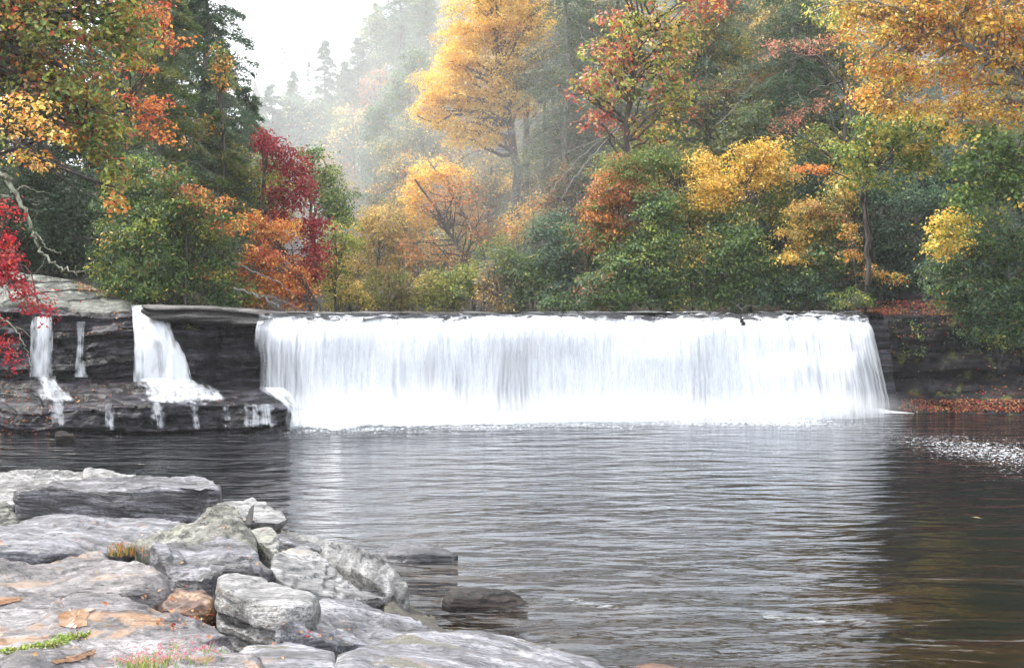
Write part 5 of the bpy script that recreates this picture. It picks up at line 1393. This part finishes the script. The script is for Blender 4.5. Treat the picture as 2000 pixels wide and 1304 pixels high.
T('rhododendron', 'big dark green rhododendron overhanging the right rock bank', 'shrub',
  [(1900, 490, 70, 50), (1960, 470, 70, 70), (1870, 560, 60, 50), (1930, 580, 70, 55), (1990, 600, 60, 70), (1900, 630, 45, 35), (1960, 650, 50, 30), (2040, 540, 60, 110), (1840, 520, 26, 50)],
  43.0, [('teal', .3), ('rhodo', .7), ('green', .4), ('ygreen', .05), ('rust', .03)], L=.14, cover=3.4, aspect=.45, tr=.1, twigs=26, clump=.42, trunk=[(1930, 590, 5.5), (1925, 540, 2.5), (1915, 500, 0)])
T('maple_sapling', 'lemon yellow sapling in front of the dark green rhododendron', 'shrub',
  [(1845, 425, 26, 16), (1870, 430, 26, 16), (1838, 455, 30, 20), (1855, 478, 34, 20), (1830, 490, 26, 14), (1885, 445, 14, 8)], 41.3, [('ygreen', .55), ('yellow', .6)], L=.13, cover=2.7, trunk=[(1895, 590, 7.5), (1885, 520, 4), (1860, 450, 0)], tr=.04, clump=.28)
T('maple_tree', 'deep green maple boughs at the right edge below the golden canopy', 'tree',
  [(1930, 275, 69, 34), (1880, 320, 39, 32), (1960, 320, 69, 40), (1900, 370, 44, 34), (1870, 385, 30, 21), (1990, 360, 52, 46), (1940, 385, 34, 21), (2060, 300, 69, 80)],
  41.5, [('green', .9), ('ygreen', .12), ('yellow', .03)], L=.17, cover=2.7, aspect=.65, trunk=[(2010, 560, 9), (1996, 420, 5), (1965, 290, 0)], tr=.13, clump=.38, twigs=24, flat=.4)
T('maple_tree', 'green boughs fading to gold at the lower left of the golden canopy', 'tree',
  [(1660, 290, 48, 32), (1700, 250, 57, 28), (1740, 285, 57, 30), (1680, 325, 39, 23), (1790, 300, 57, 30), (1840, 260, 57, 32), (1750, 330, 30, 16), (1820, 325, 46, 16), (1780, 245, 69, 28), (1655, 355, 26, 26), (1725, 350, 26, 18)],
  44.5, [('green', .45), ('ygreen', .5), ('gold', .2)], L=.17, cover=2.5, aspect=.62, trunk=[(1712, 580, 5.5), (1700, 450, 3), (1690, 300, 0)], tr=.08, clump=.4, twigs=24, flat=.4)
T('maple_tree', 'golden orange canopy filling the upper right corner', 'tree',
  [(1700, 60, 80, 57), (1790, 40, 92, 63), (1890, 40, 103, 69), (1980, 60, 92, 80), (1740, 140, 80, 48), (1830, 130, 92, 55), (1930, 150, 92, 57), (1750, 205, 69, 28), (1860, 210, 80, 30), (1960, 225, 69, 28), (1640, 15, 63, 34, 0, [('gold', .5), ('ygreen', .4), ('olive', .3)]), (1900, 255, 57, 12), (1700, 190, 46, 30),
   (1780, -60, 161, 69), (1960, -60, 150, 80), (2080, 120, 92, 138)],
  42.5, [('yellow', .5), ('orange', .3), ('gold', .32), ('rust', .2), ('ygreen', .16)], L=.15, cover=2.1, aspect=.6, trunk=[(2200, 640, 0), (2120, 330, 0), (1960, 130, 0), (1820, 60, 0)], tr=.28, twigs=80, bark=M_BARKG, flat=.42, clump=.46, hole=.5)

# tall crowns outside the frame whose reflection darkens the pool
T('tree', 'leafy tree shading the right end of the pool from the right bank', 'tree', [(2350, 150, 200, 200), (2300, -150, 220, 180), (2500, 350, 200, 200)], 38, [('green', .5), ('gold', .3), ('dk', .5)], L=.22, cover=2.2, trunk=[(2400, 640, 0), (2350, 200, 0)], tr=.3)
T('tree', 'leafy tree on the left bank outside the oak', 'tree', [(-300, 150, 180, 200), (-250, -150, 200, 180), (-350, 450, 160, 160)], 36, [('green', .5), ('gold', .2), ('dk', .5)], L=.22, cover=2.2, trunk=[(-380, 640, 0), (-300, 200, 0)], tr=.3)
# ------------------------------------------------------------------ trunks, snags and dead boughs on their own
def dead_wood(name, label, cat, paths, mat, group=None):
    """paths: list of ([(u, v, Y)...], r0, r1)"""
    p0 = W(*paths[0][0][0])
    rt = root(name, p0, label, cat, group)
    rng = np.random.default_rng(hash_s(label) % 9999)
    tb = Tubes(); tw = Tubes(); first = True
    for pts, r0, r1 in paths:
        Q = np.array([W(*p) for p in pts])
        n = len(Q)
        t = np.linspace(0, n - 1, n * 5)
        S = np.stack([np.interp(t, np.arange(n), Q[:, k]) for k in range(3)], -1)
        for _ in range(3): S[1:-1] = (S[:-2] + S[1:-1] * 2 + S[2:]) / 4
        S += rng.normal(0, (r0 + .01) * .5, S.shape)
        (tb if first else tw).add(S, r0, r1, 6 if first else 4)
        if first: tb.build('stem', mat, rt, p0)
        else: tw.build('twig', mat, rt, p0); tw = Tubes()
        first = False
    return rt

M_LICH = mat_bark('lichen_bark', (.12, .12, .08), (.42, .43, .32))
dead_wood('dead_branch', 'curved lichen crusted branch hanging over the pale outcrop', 'branch', [
    ([(14, 345, 34), (28, 375, 34), (52, 420, 34), (62, 450, 34), (72, 478, 34), (88, 500, 34), (110, 518, 34), (135, 528, 34), (158, 534, 34)], .075, .018),
    ([(72, 455, 34), (85, 475, 34), (100, 490, 34), (120, 494, 34)], .03, .008),
    ([(28, 372, 34), (45, 362, 34.2), (70, 372, 34.4), (95, 378, 34.4)], .03, .006),
    ([(88, 500, 34), (82, 520, 34), (66, 535, 34)], .012, .005),
    ([(-40, 330, 34), (14, 345, 34)], .08, .07),
    ([(150, 533, 34), (165, 528, 34), (170, 538, 34)], .012, .004)], M_LICH)
dead_wood('dead_branch', 'pale lichen twig hanging down before the far left rock face', 'branch', [
    ([(-5, 618, 33), (22, 632, 33), (38, 655, 33), (52, 680, 33), (58, 712, 33)], .028, .008),
    ([(30, 640, 33), (45, 642, 33), (60, 660, 33)], .012, .005)], M_LICH)
dead_wood('snag', 'dark broken snag standing under the green maple boughs', 'tree', [
    ([(1698, 560, 47), (1694, 460, 47), (1688, 390, 47), (1680, 330, 47), (1676, 300, 47)], .10, .06),
    ([(1694, 450, 47), (1706, 420, 47), (1712, 400, 47)], .02, .01)], M_BARK)
dead_wood('dead_branch', 'arching dark bough under the pink leaf sprays', 'branch', [
    ([(1668, 330, 50), (1664, 230, 50), (1655, 175, 50), (1640, 145, 50), (1618, 122, 50), (1588, 108, 50)], .09, .02),
    ([(1645, 155, 50), (1628, 165, 50), (1600, 170, 50), (1578, 185, 50), (1570, 215, 50)], .04, .015),
    ([(1588, 108, 50), (1560, 112, 50), (1530, 122, 50), (1505, 138, 50)], .025, .008),
    ([(1560, 112, 50), (1545, 100, 50), (1510, 98, 50)], .015, .006)], M_BARK)
dead_wood('dead_branch', 'thin pale dead bough slanting through the hemlocks', 'branch', [
    ([(1400, 245, 52), (1440, 205, 52), (1455, 185, 52), (1480, 150, 52)], .03, .008),
    ([(1440, 205, 52), (1425, 180, 52), (1430, 150, 52)], .014, .005),
    ([(1455, 185, 52), (1400, 168, 52), (1350, 165, 52)], .014, .005)], M_BARKG)
dead_wood('dead_branch', 'pale curved boughs showing inside the golden canopy', 'branch', [
    ([(2010, 140, 42), (1960, 110, 42), (1925, 108, 42), (1900, 130, 42), (1870, 145, 42)], .05, .012),
    ([(1960, 112, 42), (1940, 90, 42), (1900, 92, 42), (1880, 108, 42)], .03, .01),
    ([(2000, 80, 42), (1975, 60, 42), (1965, 30, 42)], .03, .01),
    ([(1925, 108, 42), (1890, 118, 41.8), (1840, 128, 41.8)], .02, .006)], M_BARKG)
dead_wood('dead_branch', 'long bare boughs sweeping down left over the dusky shrub', 'branch', [
    ([(1235, 225, 56), (1180, 270, 56), (1120, 320, 56), (1080, 370, 56), (1055, 420, 56)], .05, .012),
    ([(1215, 245, 55.6), (1150, 310, 55.6), (1100, 380, 55.6), (1085, 420, 55.6)], .04, .01),
    ([(1180, 270, 56), (1100, 300, 56), (1040, 345, 56)], .025, .008)], M_BARKG)
dead_wood('fallen_branch', 'fallen dark bough with bare twigs resting at the lip under the orange maple', 'branch', [
    ([(455, 562, 43), (500, 575, 43), (530, 590, 43), (545, 600, 43)], .05, .03),
    ([(500, 575, 43), (530, 578, 43), (560, 592, 43), (585, 602, 43)], .02, .008),
    ([(520, 585, 43), (528, 572, 43), (540, 580, 43), (530, 592, 43)], .012, .005),
    ([(470, 520, 43.4), (520, 540, 43.4), (560, 560, 43.4), (580, 590, 43.4)], .03, .008)], M_BARKG)
dead_wood('fallen_branch', 'tiny bare twigs caught on the right part of the waterfall lip', 'branch', [
    ([(1450, 606, 43.6), (1440, 596, 43.5), (1428, 590, 43.5)], .012, .004),
    ([(1445, 603, 43.5), (1462, 596, 43.5), (1480, 598, 43.5)], .01, .004),
    ([(1438, 597, 43.5), (1450, 590, 43.5)], .008, .003)], M_BARKG)
dead_wood('rock_spike', 'small dark spike of rock breaking the water just below the lip', 'rock', [
    ([(1450, 632, 42.95), (1449, 622, 43.0), (1448, 612, 43.1)], .07, .012)], M_WET)

# upright wooden splinter between the near boulders
def splinter():
    pts = [(478, 1022), (489, 1024), (492, 1005), (493, 986), (487, 994), (482, 1008)]
    Y = 18.0
    f = np.array([W(u, v, Y) for u, v in pts]); b = f + np.array([.01, .07, 0])
    n = len(pts)
    V = np.concatenate([f, b])
    import bmesh
    bm = bmesh.new(); vs = [bm.verts.new(v) for v in V]
    bm.faces.new(vs[:n]); bm.faces.new(vs[n:][::-1])
    for i in range(n): bm.faces.new([vs[i], vs[i + n], vs[(i + 1) % n + n], vs[(i + 1) % n]])
    bmesh.ops.recalc_face_normals(bm, faces=bm.faces)
    bmesh.ops.bevel(bm, geom=list(bm.edges), offset=.006, segments=1)
    base = f.mean(0); base[2] = f[:, 2].min()
    for v in bm.verts: v.co -= bpy_vec(base)
    me = bpy.data.meshes.new('splinter'); bm.to_mesh(me); bm.free()
    o = link('wood_splinter', me, M_BARKG, None, tuple(base))
    tag(o, 'grey wooden splinter standing upright between two near boulders', 'driftwood')
from mathutils import Vector as bpy_vec
splinter()

# ------------------------------------------------------------------ leaf litter, vines, moss, grass
def litter(name, label, areas, L, pal, seed, up=.02):
    rng = np.random.default_rng(seed)
    Ps = []
    for (fn, n) in areas: Ps.append(fn(rng, n))
    P = np.concatenate(Ps); n = len(P)
    N = np.array([0, -.25, 1.]) + rng.normal(size=(n, 3)) * .45
    V, Fq = leaf_mesh(P, N, L * rng.uniform(.6, 1.4, n), .65, rng)
    K = pick_cols(pal, n, 40, rng.integers(0, 40, n), rng)
    o = centred(name, V, Fq, M_LEAF, smooth=False, colr=K)
    return tag(o, label, 'fallen leaves', None, 'stuff')

import mathutils
from mathutils.bvhtree import BVHTree
def bvh_of(objs):
    out = []
    for o in objs:
        me = o.data
        vs = [tuple(v.co + o.location) for v in me.vertices]
        out.append(BVHTree.FromPolygons(vs, [tuple(p.vertices) for p in me.polygons]))
    return out
def cast_fn(us, vs, trees, z_up=.02, wfn=None):
    """scatter on the surfaces seen between two rows of directions from the near shore"""
    def f(rng, n):
        P = []
        o = mathutils.Vector((0, 0, EYE))
        for _ in range(n * 3):
            u = rng.uniform(*us); v = vs[0] + (vs[1] - vs[0]) * (rng.random() if wfn is None else wfn(rng, (u - us[0]) / (us[1] - us[0])))
            d = mathutils.Vector(ray(u, v)).normalized()
            best = None
            for t in trees:
                h = t.ray_cast(o, d)
                if h[0] is not None and (best is None or h[3] < best[1]): best = (h[0], h[3])
            if best: P.append((best[0].x, best[0].y - .03, best[0].z + z_up))
            if len(P) >= n: break
        return np.array(P) if P else np.zeros((0, 3))
    return f
cl = [o for o in bpy.data.objects if o.name.startswith('cliff')]
cr_ = bvh_of([o for o in cl if 'right' in o['label']])
cL = bvh_of([o for o in cl if 'left' in o['label']])
litter('leaf_litter', 'red and brown fallen leaves drifted along the right rock bank', [
    (cast_fn((1640, 1860), (588, 616), cr_), 900), (cast_fn((1640, 1760), (604, 614), cr_), 240), (cast_fn((1760, 2010), (780, 802), cr_), 900), (cast_fn((1740, 2010), (792, 806), cr_), 260),
    (cast_fn((1700, 2000), (630, 780), cr_), 150), (cast_fn((1715, 1850), (652, 660), cr_), 26), (cast_fn((1900, 2000), (755, 775), cr_), 50)],
    .095, [('rust', .6), ('tan', .35), ('maroon', .4), ('red', .12), ('orange', .08)], 5)
litter('leaf_litter', 'few orange and red leaves caught on the left shelf', [
    (cast_fn((0, 120), (790, 850), cL), 70), (cast_fn((120, 260), (740, 800), cL), 40), (cast_fn((120, 260), (600, 660), cL), 34), (cast_fn((380, 480), (770, 800), cL), 12), (cast_fn((0, 60), (740, 790), cL), 30)],
    .08, [('orange', .4), ('rust', .4), ('red', .3), ('tan', .2)], 6)

nb_ = bvh_of([o for o in bpy.data.objects if o.name.startswith(('boulder', 'shore_bed'))])
litter('leaf_litter', 'small curled brown leaves caught between the near boulders', [
    (cast_fn((0, 560), (1010, 1290), nb_), 60), (cast_fn((210, 290), (1060, 1090), nb_), 40), (cast_fn((300, 420), (1190, 1230), nb_), 40), (cast_fn((520, 700), (1230, 1260), nb_), 16)],
    .045, [('rust', .8), ('tan', .3), ('maroon', .3)], 9)

def vine(name, label, blobs, L, pal, tr_, n, cat='plant'):
    rng = np.random.default_rng(hash_s(label) % 999)
    P = []
    for (u, v, ru, rv) in blobs:
        k = max(3, int(n * ru * rv / 200))
        f = cast_fn((u - ru, u + ru), (v - rv, v + rv), tr_, 0.03)
        q = f(rng, k); q[:, 1] -= rng.random(len(q)) * .22
        P.append(q)
    P = np.concatenate(P); m = len(P)
    N = np.array([0, -.6, .8]) + rng.normal(size=(m, 3)) * .5
    V, Fq = leaf_mesh(P, N, L * rng.uniform(.6, 1.3, m), .6, rng)
    base = (P[:, 0].mean(), P[:, 1].mean(), P[:, 2].min())
    rt = root(name, base, label, cat)
    centred('leaves', V, Fq, M_LEAF, rt, smooth=False, colr=pick_cols(pal, m, 20, rng.integers(0, 20, m), rng), base=base)
    tb = Tubes()
    for (a, b) in zip(blobs[:-1], blobs[1:]):
        qa = cast_fn((a[0], a[0] + 1), (a[1], a[1] + 1), tr_, .02)(rng, 1); qb = cast_fn((b[0], b[0] + 1), (b[1], b[1] + 1), tr_, .02)(rng, 1)
        if len(qa) and len(qb): tb.add(curve_pts(qa[0], qb[0], 0, .05, 5, rng), .012, .006, 4)
    tb.build('stem', M_BARK, rt, base)
vine('ivy', 'bright green ivy trailing down the dark right rock bank', [(1785, 632, 12, 8), (1792, 648, 14, 10), (1798, 665, 8, 10), (1800, 685, 7, 12), (1797, 697, 6, 5), (1775, 690, 16, 6), (1762, 678, 8, 6)], .09, [('green', .6), ('ygreen', .4)], cr_, 50)
vine('moss', 'dull green moss patches near the top of the right rock bank', [(1730, 635, 26, 12), (1740, 650, 10, 8), (1810, 630, 12, 12), (1705, 665, 6, 6)], .06, [('olive', .5), ('green', .4), ('dk', .4)], cr_, 40)
sl = bvh_of([o for o in bpy.data.objects if o.name.startswith('rock_slab')] + [o for o in cl if 'left' in o['label']])
vine('fern', 'small plants clinging under the left roof slab', [(380, 640, 16, 6), (362, 636, 10, 6), (444, 637, 6, 5), (455, 645, 4, 12)], .07, [('olive', .6), ('green', .3), ('ygreen', .25)], sl, 46)
vine('fern', 'rusty fern clump on the crest of the pale outcrop', [(185, 560, 32, 10), (215, 572, 20, 8), (165, 552, 20, 6)], .10, [('olive', .4), ('rust', .5), ('green', .2), ('maroon', .15)], bvh_of([o for o in bpy.data.objects if o.name.startswith('rock_outcrop')]), 60)

def grass(name, label, spots, cat, colr, group=None, heads=None):
    """spots: (u, v, z, spread m, n, height m)"""
    rng = np.random.default_rng(hash_s(label) % 997)
    V = []; K = []; b0 = Wz(spots[0][0], spots[0][1], spots[0][2])
    HP = []
    for (u, v, z, sp_, n, h) in spots:
        c = np.array(Wz(u, v, z))
        for _ in range(n):
            p = c + np.array([rng.normal() * sp_, rng.normal() * sp_ * .7, 0])
            hh = h * rng.uniform(.5, 1.15)
            le = rng.normal(size=2) * hh * .35
            a = rng.uniform(0, pi); w = .004 + .004 * rng.random()
            s = np.array([math.cos(a) * w, math.sin(a) * w, 0])
            mid = p + np.array([le[0] * .35, le[1] * .35, hh * .6]); tip = p + np.array([le[0], le[1], hh])
            V += [p - s, p + s, mid + s * .8, mid - s * .8, mid - s * .8, mid + s * .8, tip + s * .1, tip - s * .1]
            k = np.array(colr[rng.integers(0, len(colr))]) * rng.uniform(.7, 1.3)
            K += [k, k]
            HP.append(tip)
    V = np.array(V); Fq = np.arange(len(V)).reshape(-1, 4)
    rt = root(name, b0, label, cat, group)
    centred('blades', V, Fq, M_LEAF, rt, smooth=False, colr=np.array(K), base=b0)['kind'] = 'stuff'
    if heads:
        HP = np.array(HP); k = rng.random(len(HP)) < heads[1]
        H = np.repeat(HP[k], 3, 0) + rng.normal(size=(k.sum() * 3, 3)) * .008
        Vh, Fh = leaf_mesh(H, rng.normal(size=(len(H), 3)), np.full(len(H), .014), .9, rng)
        centred('flowers', Vh, Fh, M_LEAF, rt, smooth=False, colr=np.tile(np.array([heads[0]]), (len(H), 1)) * rng.uniform(.6, 1.3, (len(H), 1)), base=b0)
    return rt
G1 = [(.10, .22, .03), (.14, .30, .04), (.08, .16, .03)]
GG = 'grass tufts between the near boulders'
grass('grass_tuft', 'tall green grass tuft in the crack beside the big rounded boulder', [(343, 1146, .62, .03, 34, .28)], 'grass', G1, GG)
grass('grass_tuft', 'dry reddish grass tuft behind the big rounded boulder', [(240, 1082, .82, .10, 60, .18), (262, 1084, .8, .12, 40, .12)], 'grass', [(.30, .20, .06), (.28, .09, .04), (.14, .18, .04)], GG)
grass('grass_tuft', 'fine grass in the gap below the orange brown stone', [(362, 1222, .55, .10, 40, .16), (332, 1218, .6, .05, 20, .10)], 'grass', G1, GG)
grass('weed', 'low flowering weeds with pink heads at the bottom edge', [(330, 1302, .86, .14, 260, .13), (380, 1290, .86, .12, 150, .12), (270, 1310, .88, .14, 140, .10), (352, 1284, .88, .08, 60, .15)], 'plant', [(.22, .34, .06), (.30, .30, .12), (.14, .24, .05)], None, ((.55, .14, .22), .45))
def moss_line(label, spots, colr):
    rng = np.random.default_rng(hash_s(label) % 991)
    P = []
    for (u0, v0, u1, v1, z, w, n) in spots:
        a = np.array(Wz(u0, v0, z)); b = np.array(Wz(u1, v1, z))
        t = rng.random(n)[:, None]
        P.append(a + (b - a) * t + rng.normal(size=(n, 3)) * np.array([w, w, .012]))
    P = np.concatenate(P); m = len(P)
    V, Fq = leaf_mesh(P, np.array([0, 0, 1]) + rng.normal(size=(m, 3)) * .6, .03 * rng.uniform(.5, 1.4, m), .7, rng)
    K = np.array(colr)[rng.integers(0, len(colr), m)] * rng.uniform(.6, 1.3, (m, 1))
    o = centred('moss', V, Fq, M_LEAF, smooth=False, colr=K)
    tag(o, label, 'moss')
moss_line('bright green moss on the small boulder left of the angular slab', [(496, 1056, 520, 1068, .86, .05, 260), (500, 1048, 506, 1066, .86, .03, 120)], [(.14, .28, .03), (.24, .38, .05)])
moss_line('line of bright moss along the seam of the huge streaked boulder', [(0, 1272, 60, 1262, 1.0, .03, 160), (60, 1262, 110, 1255, 1.0, .04, 240), (110, 1255, 130, 1242, 1.0, .05, 220), (130, 1242, 200, 1234, 1.0, .03, 200), (200, 1234, 290, 1232, 1.0, .02, 160)], [(.14, .24, .03), (.28, .36, .05), (.2, .18, .05)])

# rust coloured film puddles on the near boulders
def puddle(label, pts, mat):
    trs = bvh_of([o for o in bpy.data.objects if o.name.startswith('boulder')])
    P = smooth_closed(np.array([(u, v, 0) for u, v in pts], float), 90)[:, :2]
    c = P.mean(0); P += np.stack([fbm(np.c_[P * .11, P[:, :1] * 0], 3) * 3.5, fbm(np.c_[P * .11, P[:, :1] * 0 + 9], 3) * 1.3], -1)
    rows = []
    o = mathutils.Vector((0, 0, EYE))
    for t in np.linspace(.04, 1, 12):
        for p in c + (P - c) * t:
            d = mathutils.Vector(ray(*p)).normalized(); best = None
            for tr in trs:
                h = tr.ray_cast(o, d)
                if h[0] is not None and (best is None or h[3] < best[1]): best = (h[0], h[3])
            q = best[0] if best else mathutils.Vector(Wz(p[0], p[1], .9))
            rows.append((q.x, q.y, q.z + .006))
    V = np.array(rows)
    ob = centred('puddle', V, grid_faces(12, 90, True), mat)
    tag(ob, label, 'puddle', 'rusty puddles on the near boulders')
mp = NT('rusty_puddle')
nn = mp.noise(mp.pos((1.5, 4, 1)), 2.5, 6, .65)
cc_ = mp.ramp(nn, [(.3, (.06, .03, .014)), (.5, (.16, .07, .02)), (.75, (.18, .10, .04))])
pp = mp.n('ShaderNodeBsdfPrincipled', {'Base Color': cc_, 'Roughness': .28, 'Normal': mp.bump(nn, .25, .03)})
M_PUD = mp.done(pp.outputs[0])
puddle('largest orange puddle on the huge streaked boulder', [(118, 1200), (140, 1190), (188, 1188), (172, 1198), (170, 1222), (140, 1226), (118, 1222), (114, 1208)], M_PUD)
puddle('orange puddle cut by the left edge of the photo', [(-30, 1170), (0, 1167), (48, 1167), (30, 1176), (0, 1182), (-30, 1184)], M_PUD)
puddle('long thin orange puddle near the bottom left corner', [(98, 1292), (140, 1280), (188, 1268), (186, 1276), (150, 1290), (110, 1296)], M_PUD)

# a leaf adrift
def drift(label, u0, v0, u1, v1, w, c):
    a = np.array(Wz(u0, v0, .02)); b = np.array(Wz(u1, v1, .02)); n = np.array([0, w, 0])
    m = (a + b) / 2
    V = np.array([a, m + n + (0, 0, .015), b, m - n + (0, 0, .004)])
    o = centred('floating_leaf', V, np.array([[0, 1, 2, 3]]), M_LEAF, smooth=False, colr=np.array([c]))
    tag(o, label, 'leaf')
drift('yellowish leaf adrift alone on the dark right of the pool', 1897, 1009, 1920, 1012, .035, (.22, .17, .08))
# ------------------------------------------------------------------ air, sky, sun
SUN_EL, SUN_AZ = radians(52), radians(-75)     # azimuth from +Y towards +X
HAZE = .00035
def box(name, a, b, mat):
    x0, y0, z0 = a; x1, y1, z1 = b
    V = np.array([(x0, y0, z0), (x1, y0, z0), (x1, y1, z0), (x0, y1, z0), (x0, y0, z1), (x1, y0, z1), (x1, y1, z1), (x0, y1, z1)], float)
    Fq = np.array([(0, 3, 2, 1), (4, 5, 6, 7), (0, 1, 5, 4), (1, 2, 6, 5), (2, 3, 7, 6), (3, 0, 4, 7)])
    return centred(name, V, Fq, mat, smooth=False, base=(0, 0, 0))
zmax = max((o.matrix_world @ mathutils.Vector(c)).z if False else (o.location.z + (o.parent.location.z if o.parent else 0) + c[2]) for o in bpy.data.objects if o.type == 'MESH' for c in o.bound_box)
hz = box('haze', (-262, -62, -3.5), (262, 382, zmax + 1), mat_vol('haze', HAZE, (.97, .98, 1.0), .1))
tag(hz, kind='stuff')
MIST = [('pale mist hanging on the hillside behind the right bank', (14, 78, 16), (46, 26, 32), .0065),
        ('thin mist drifting in the valley gap above the maroon maple', (-17.5, 88, 14), (24, 30, 26), .0038),
        ('thin mist rising before the yellow tree', (0, 57, 9), (15, 7, 12), .0055)]
for lab, c, r, d in MIST: ellipsoid('mist', c, r, mat_puff('mist', d * 3, r), lab)
for (lab, u, v, Y, r, d) in [('spray along the foot of the left half of the fall', 760, 795, 39.6, (5.2, 1.3, .95), .35), ('spray along the foot of the middle of the fall', 1170, 800, 40.6, (6.0, 1.3, .75), .32),
                          ('spray along the foot of the right half of the fall', 1570, 795, 42.4, (4.6, 1.3, .8), .32)]:
    ellipsoid('mist', W(u, v, Y), r, mat_puff('spray', d * 2.0, r), lab)

w = bpy.data.worlds.new("World"); SC.world = w; w.use_nodes = True
nt = w.node_tree; nt.nodes.clear()
sky = nt.nodes.new('ShaderNodeTexSky'); sky.sky_type = 'NISHITA'; sky.sun_disc = False
sky.sun_elevation = SUN_EL; sky.sun_rotation = SUN_AZ; sky.dust_density = 4; sky.air_density = 1.2
hsv = nt.nodes.new('ShaderNodeHueSaturation'); hsv.inputs['Saturation'].default_value = .35
mixn = nt.nodes.new('ShaderNodeMix'); mixn.data_type = 'RGBA'; mixn.inputs[0].default_value = .55
mixn.inputs[7].default_value = (8.0, 8.3, 8.8, 1)        # the overcast veil, same order of brightness as the clear sky
bg = nt.nodes.new('ShaderNodeBackground'); bg.inputs[1].default_value = .15
ow = nt.nodes.new('ShaderNodeOutputWorld')
nt.links.new(sky.outputs[0], hsv.inputs['Color']); nt.links.new(hsv.outputs[0], mixn.inputs[6]); nt.links.new(mixn.outputs[2], bg.inputs[0]); nt.links.new(bg.outputs[0], ow.inputs[0])
sd = bpy.data.lights.new('sun', 'SUN'); so = bpy.data.objects.new('sun', sd); COL.objects.link(so)
sd.energy = 1.5; sd.angle = radians(12); sd.color = (1.0, .95, .86)
d = mathutils.Vector((math.sin(SUN_AZ) * math.cos(SUN_EL), math.cos(SUN_AZ) * math.cos(SUN_EL), math.sin(SUN_EL)))
so.rotation_euler = d.to_track_quat('Z', 'Y').to_euler(); so.location = (0, 0, 60)

SC.render.engine = 'CYCLES'
vs = SC.view_settings
vs.view_transform = 'Standard'; vs.look = 'None'; vs.gamma = 1; vs.use_curve_mapping = False
vs.exposure = 1.97
cy = SC.cycles
cy.use_denoising = True
cy.max_bounces = 7; cy.diffuse_bounces = 3; cy.glossy_bounces = 3; cy.transmission_bounces = 3; cy.transparent_max_bounces = 16; cy.volume_bounces = 1
cy.caustics_reflective = False; cy.caustics_refractive = False
print('leaves', NLEAF, 'zmax', zmax)
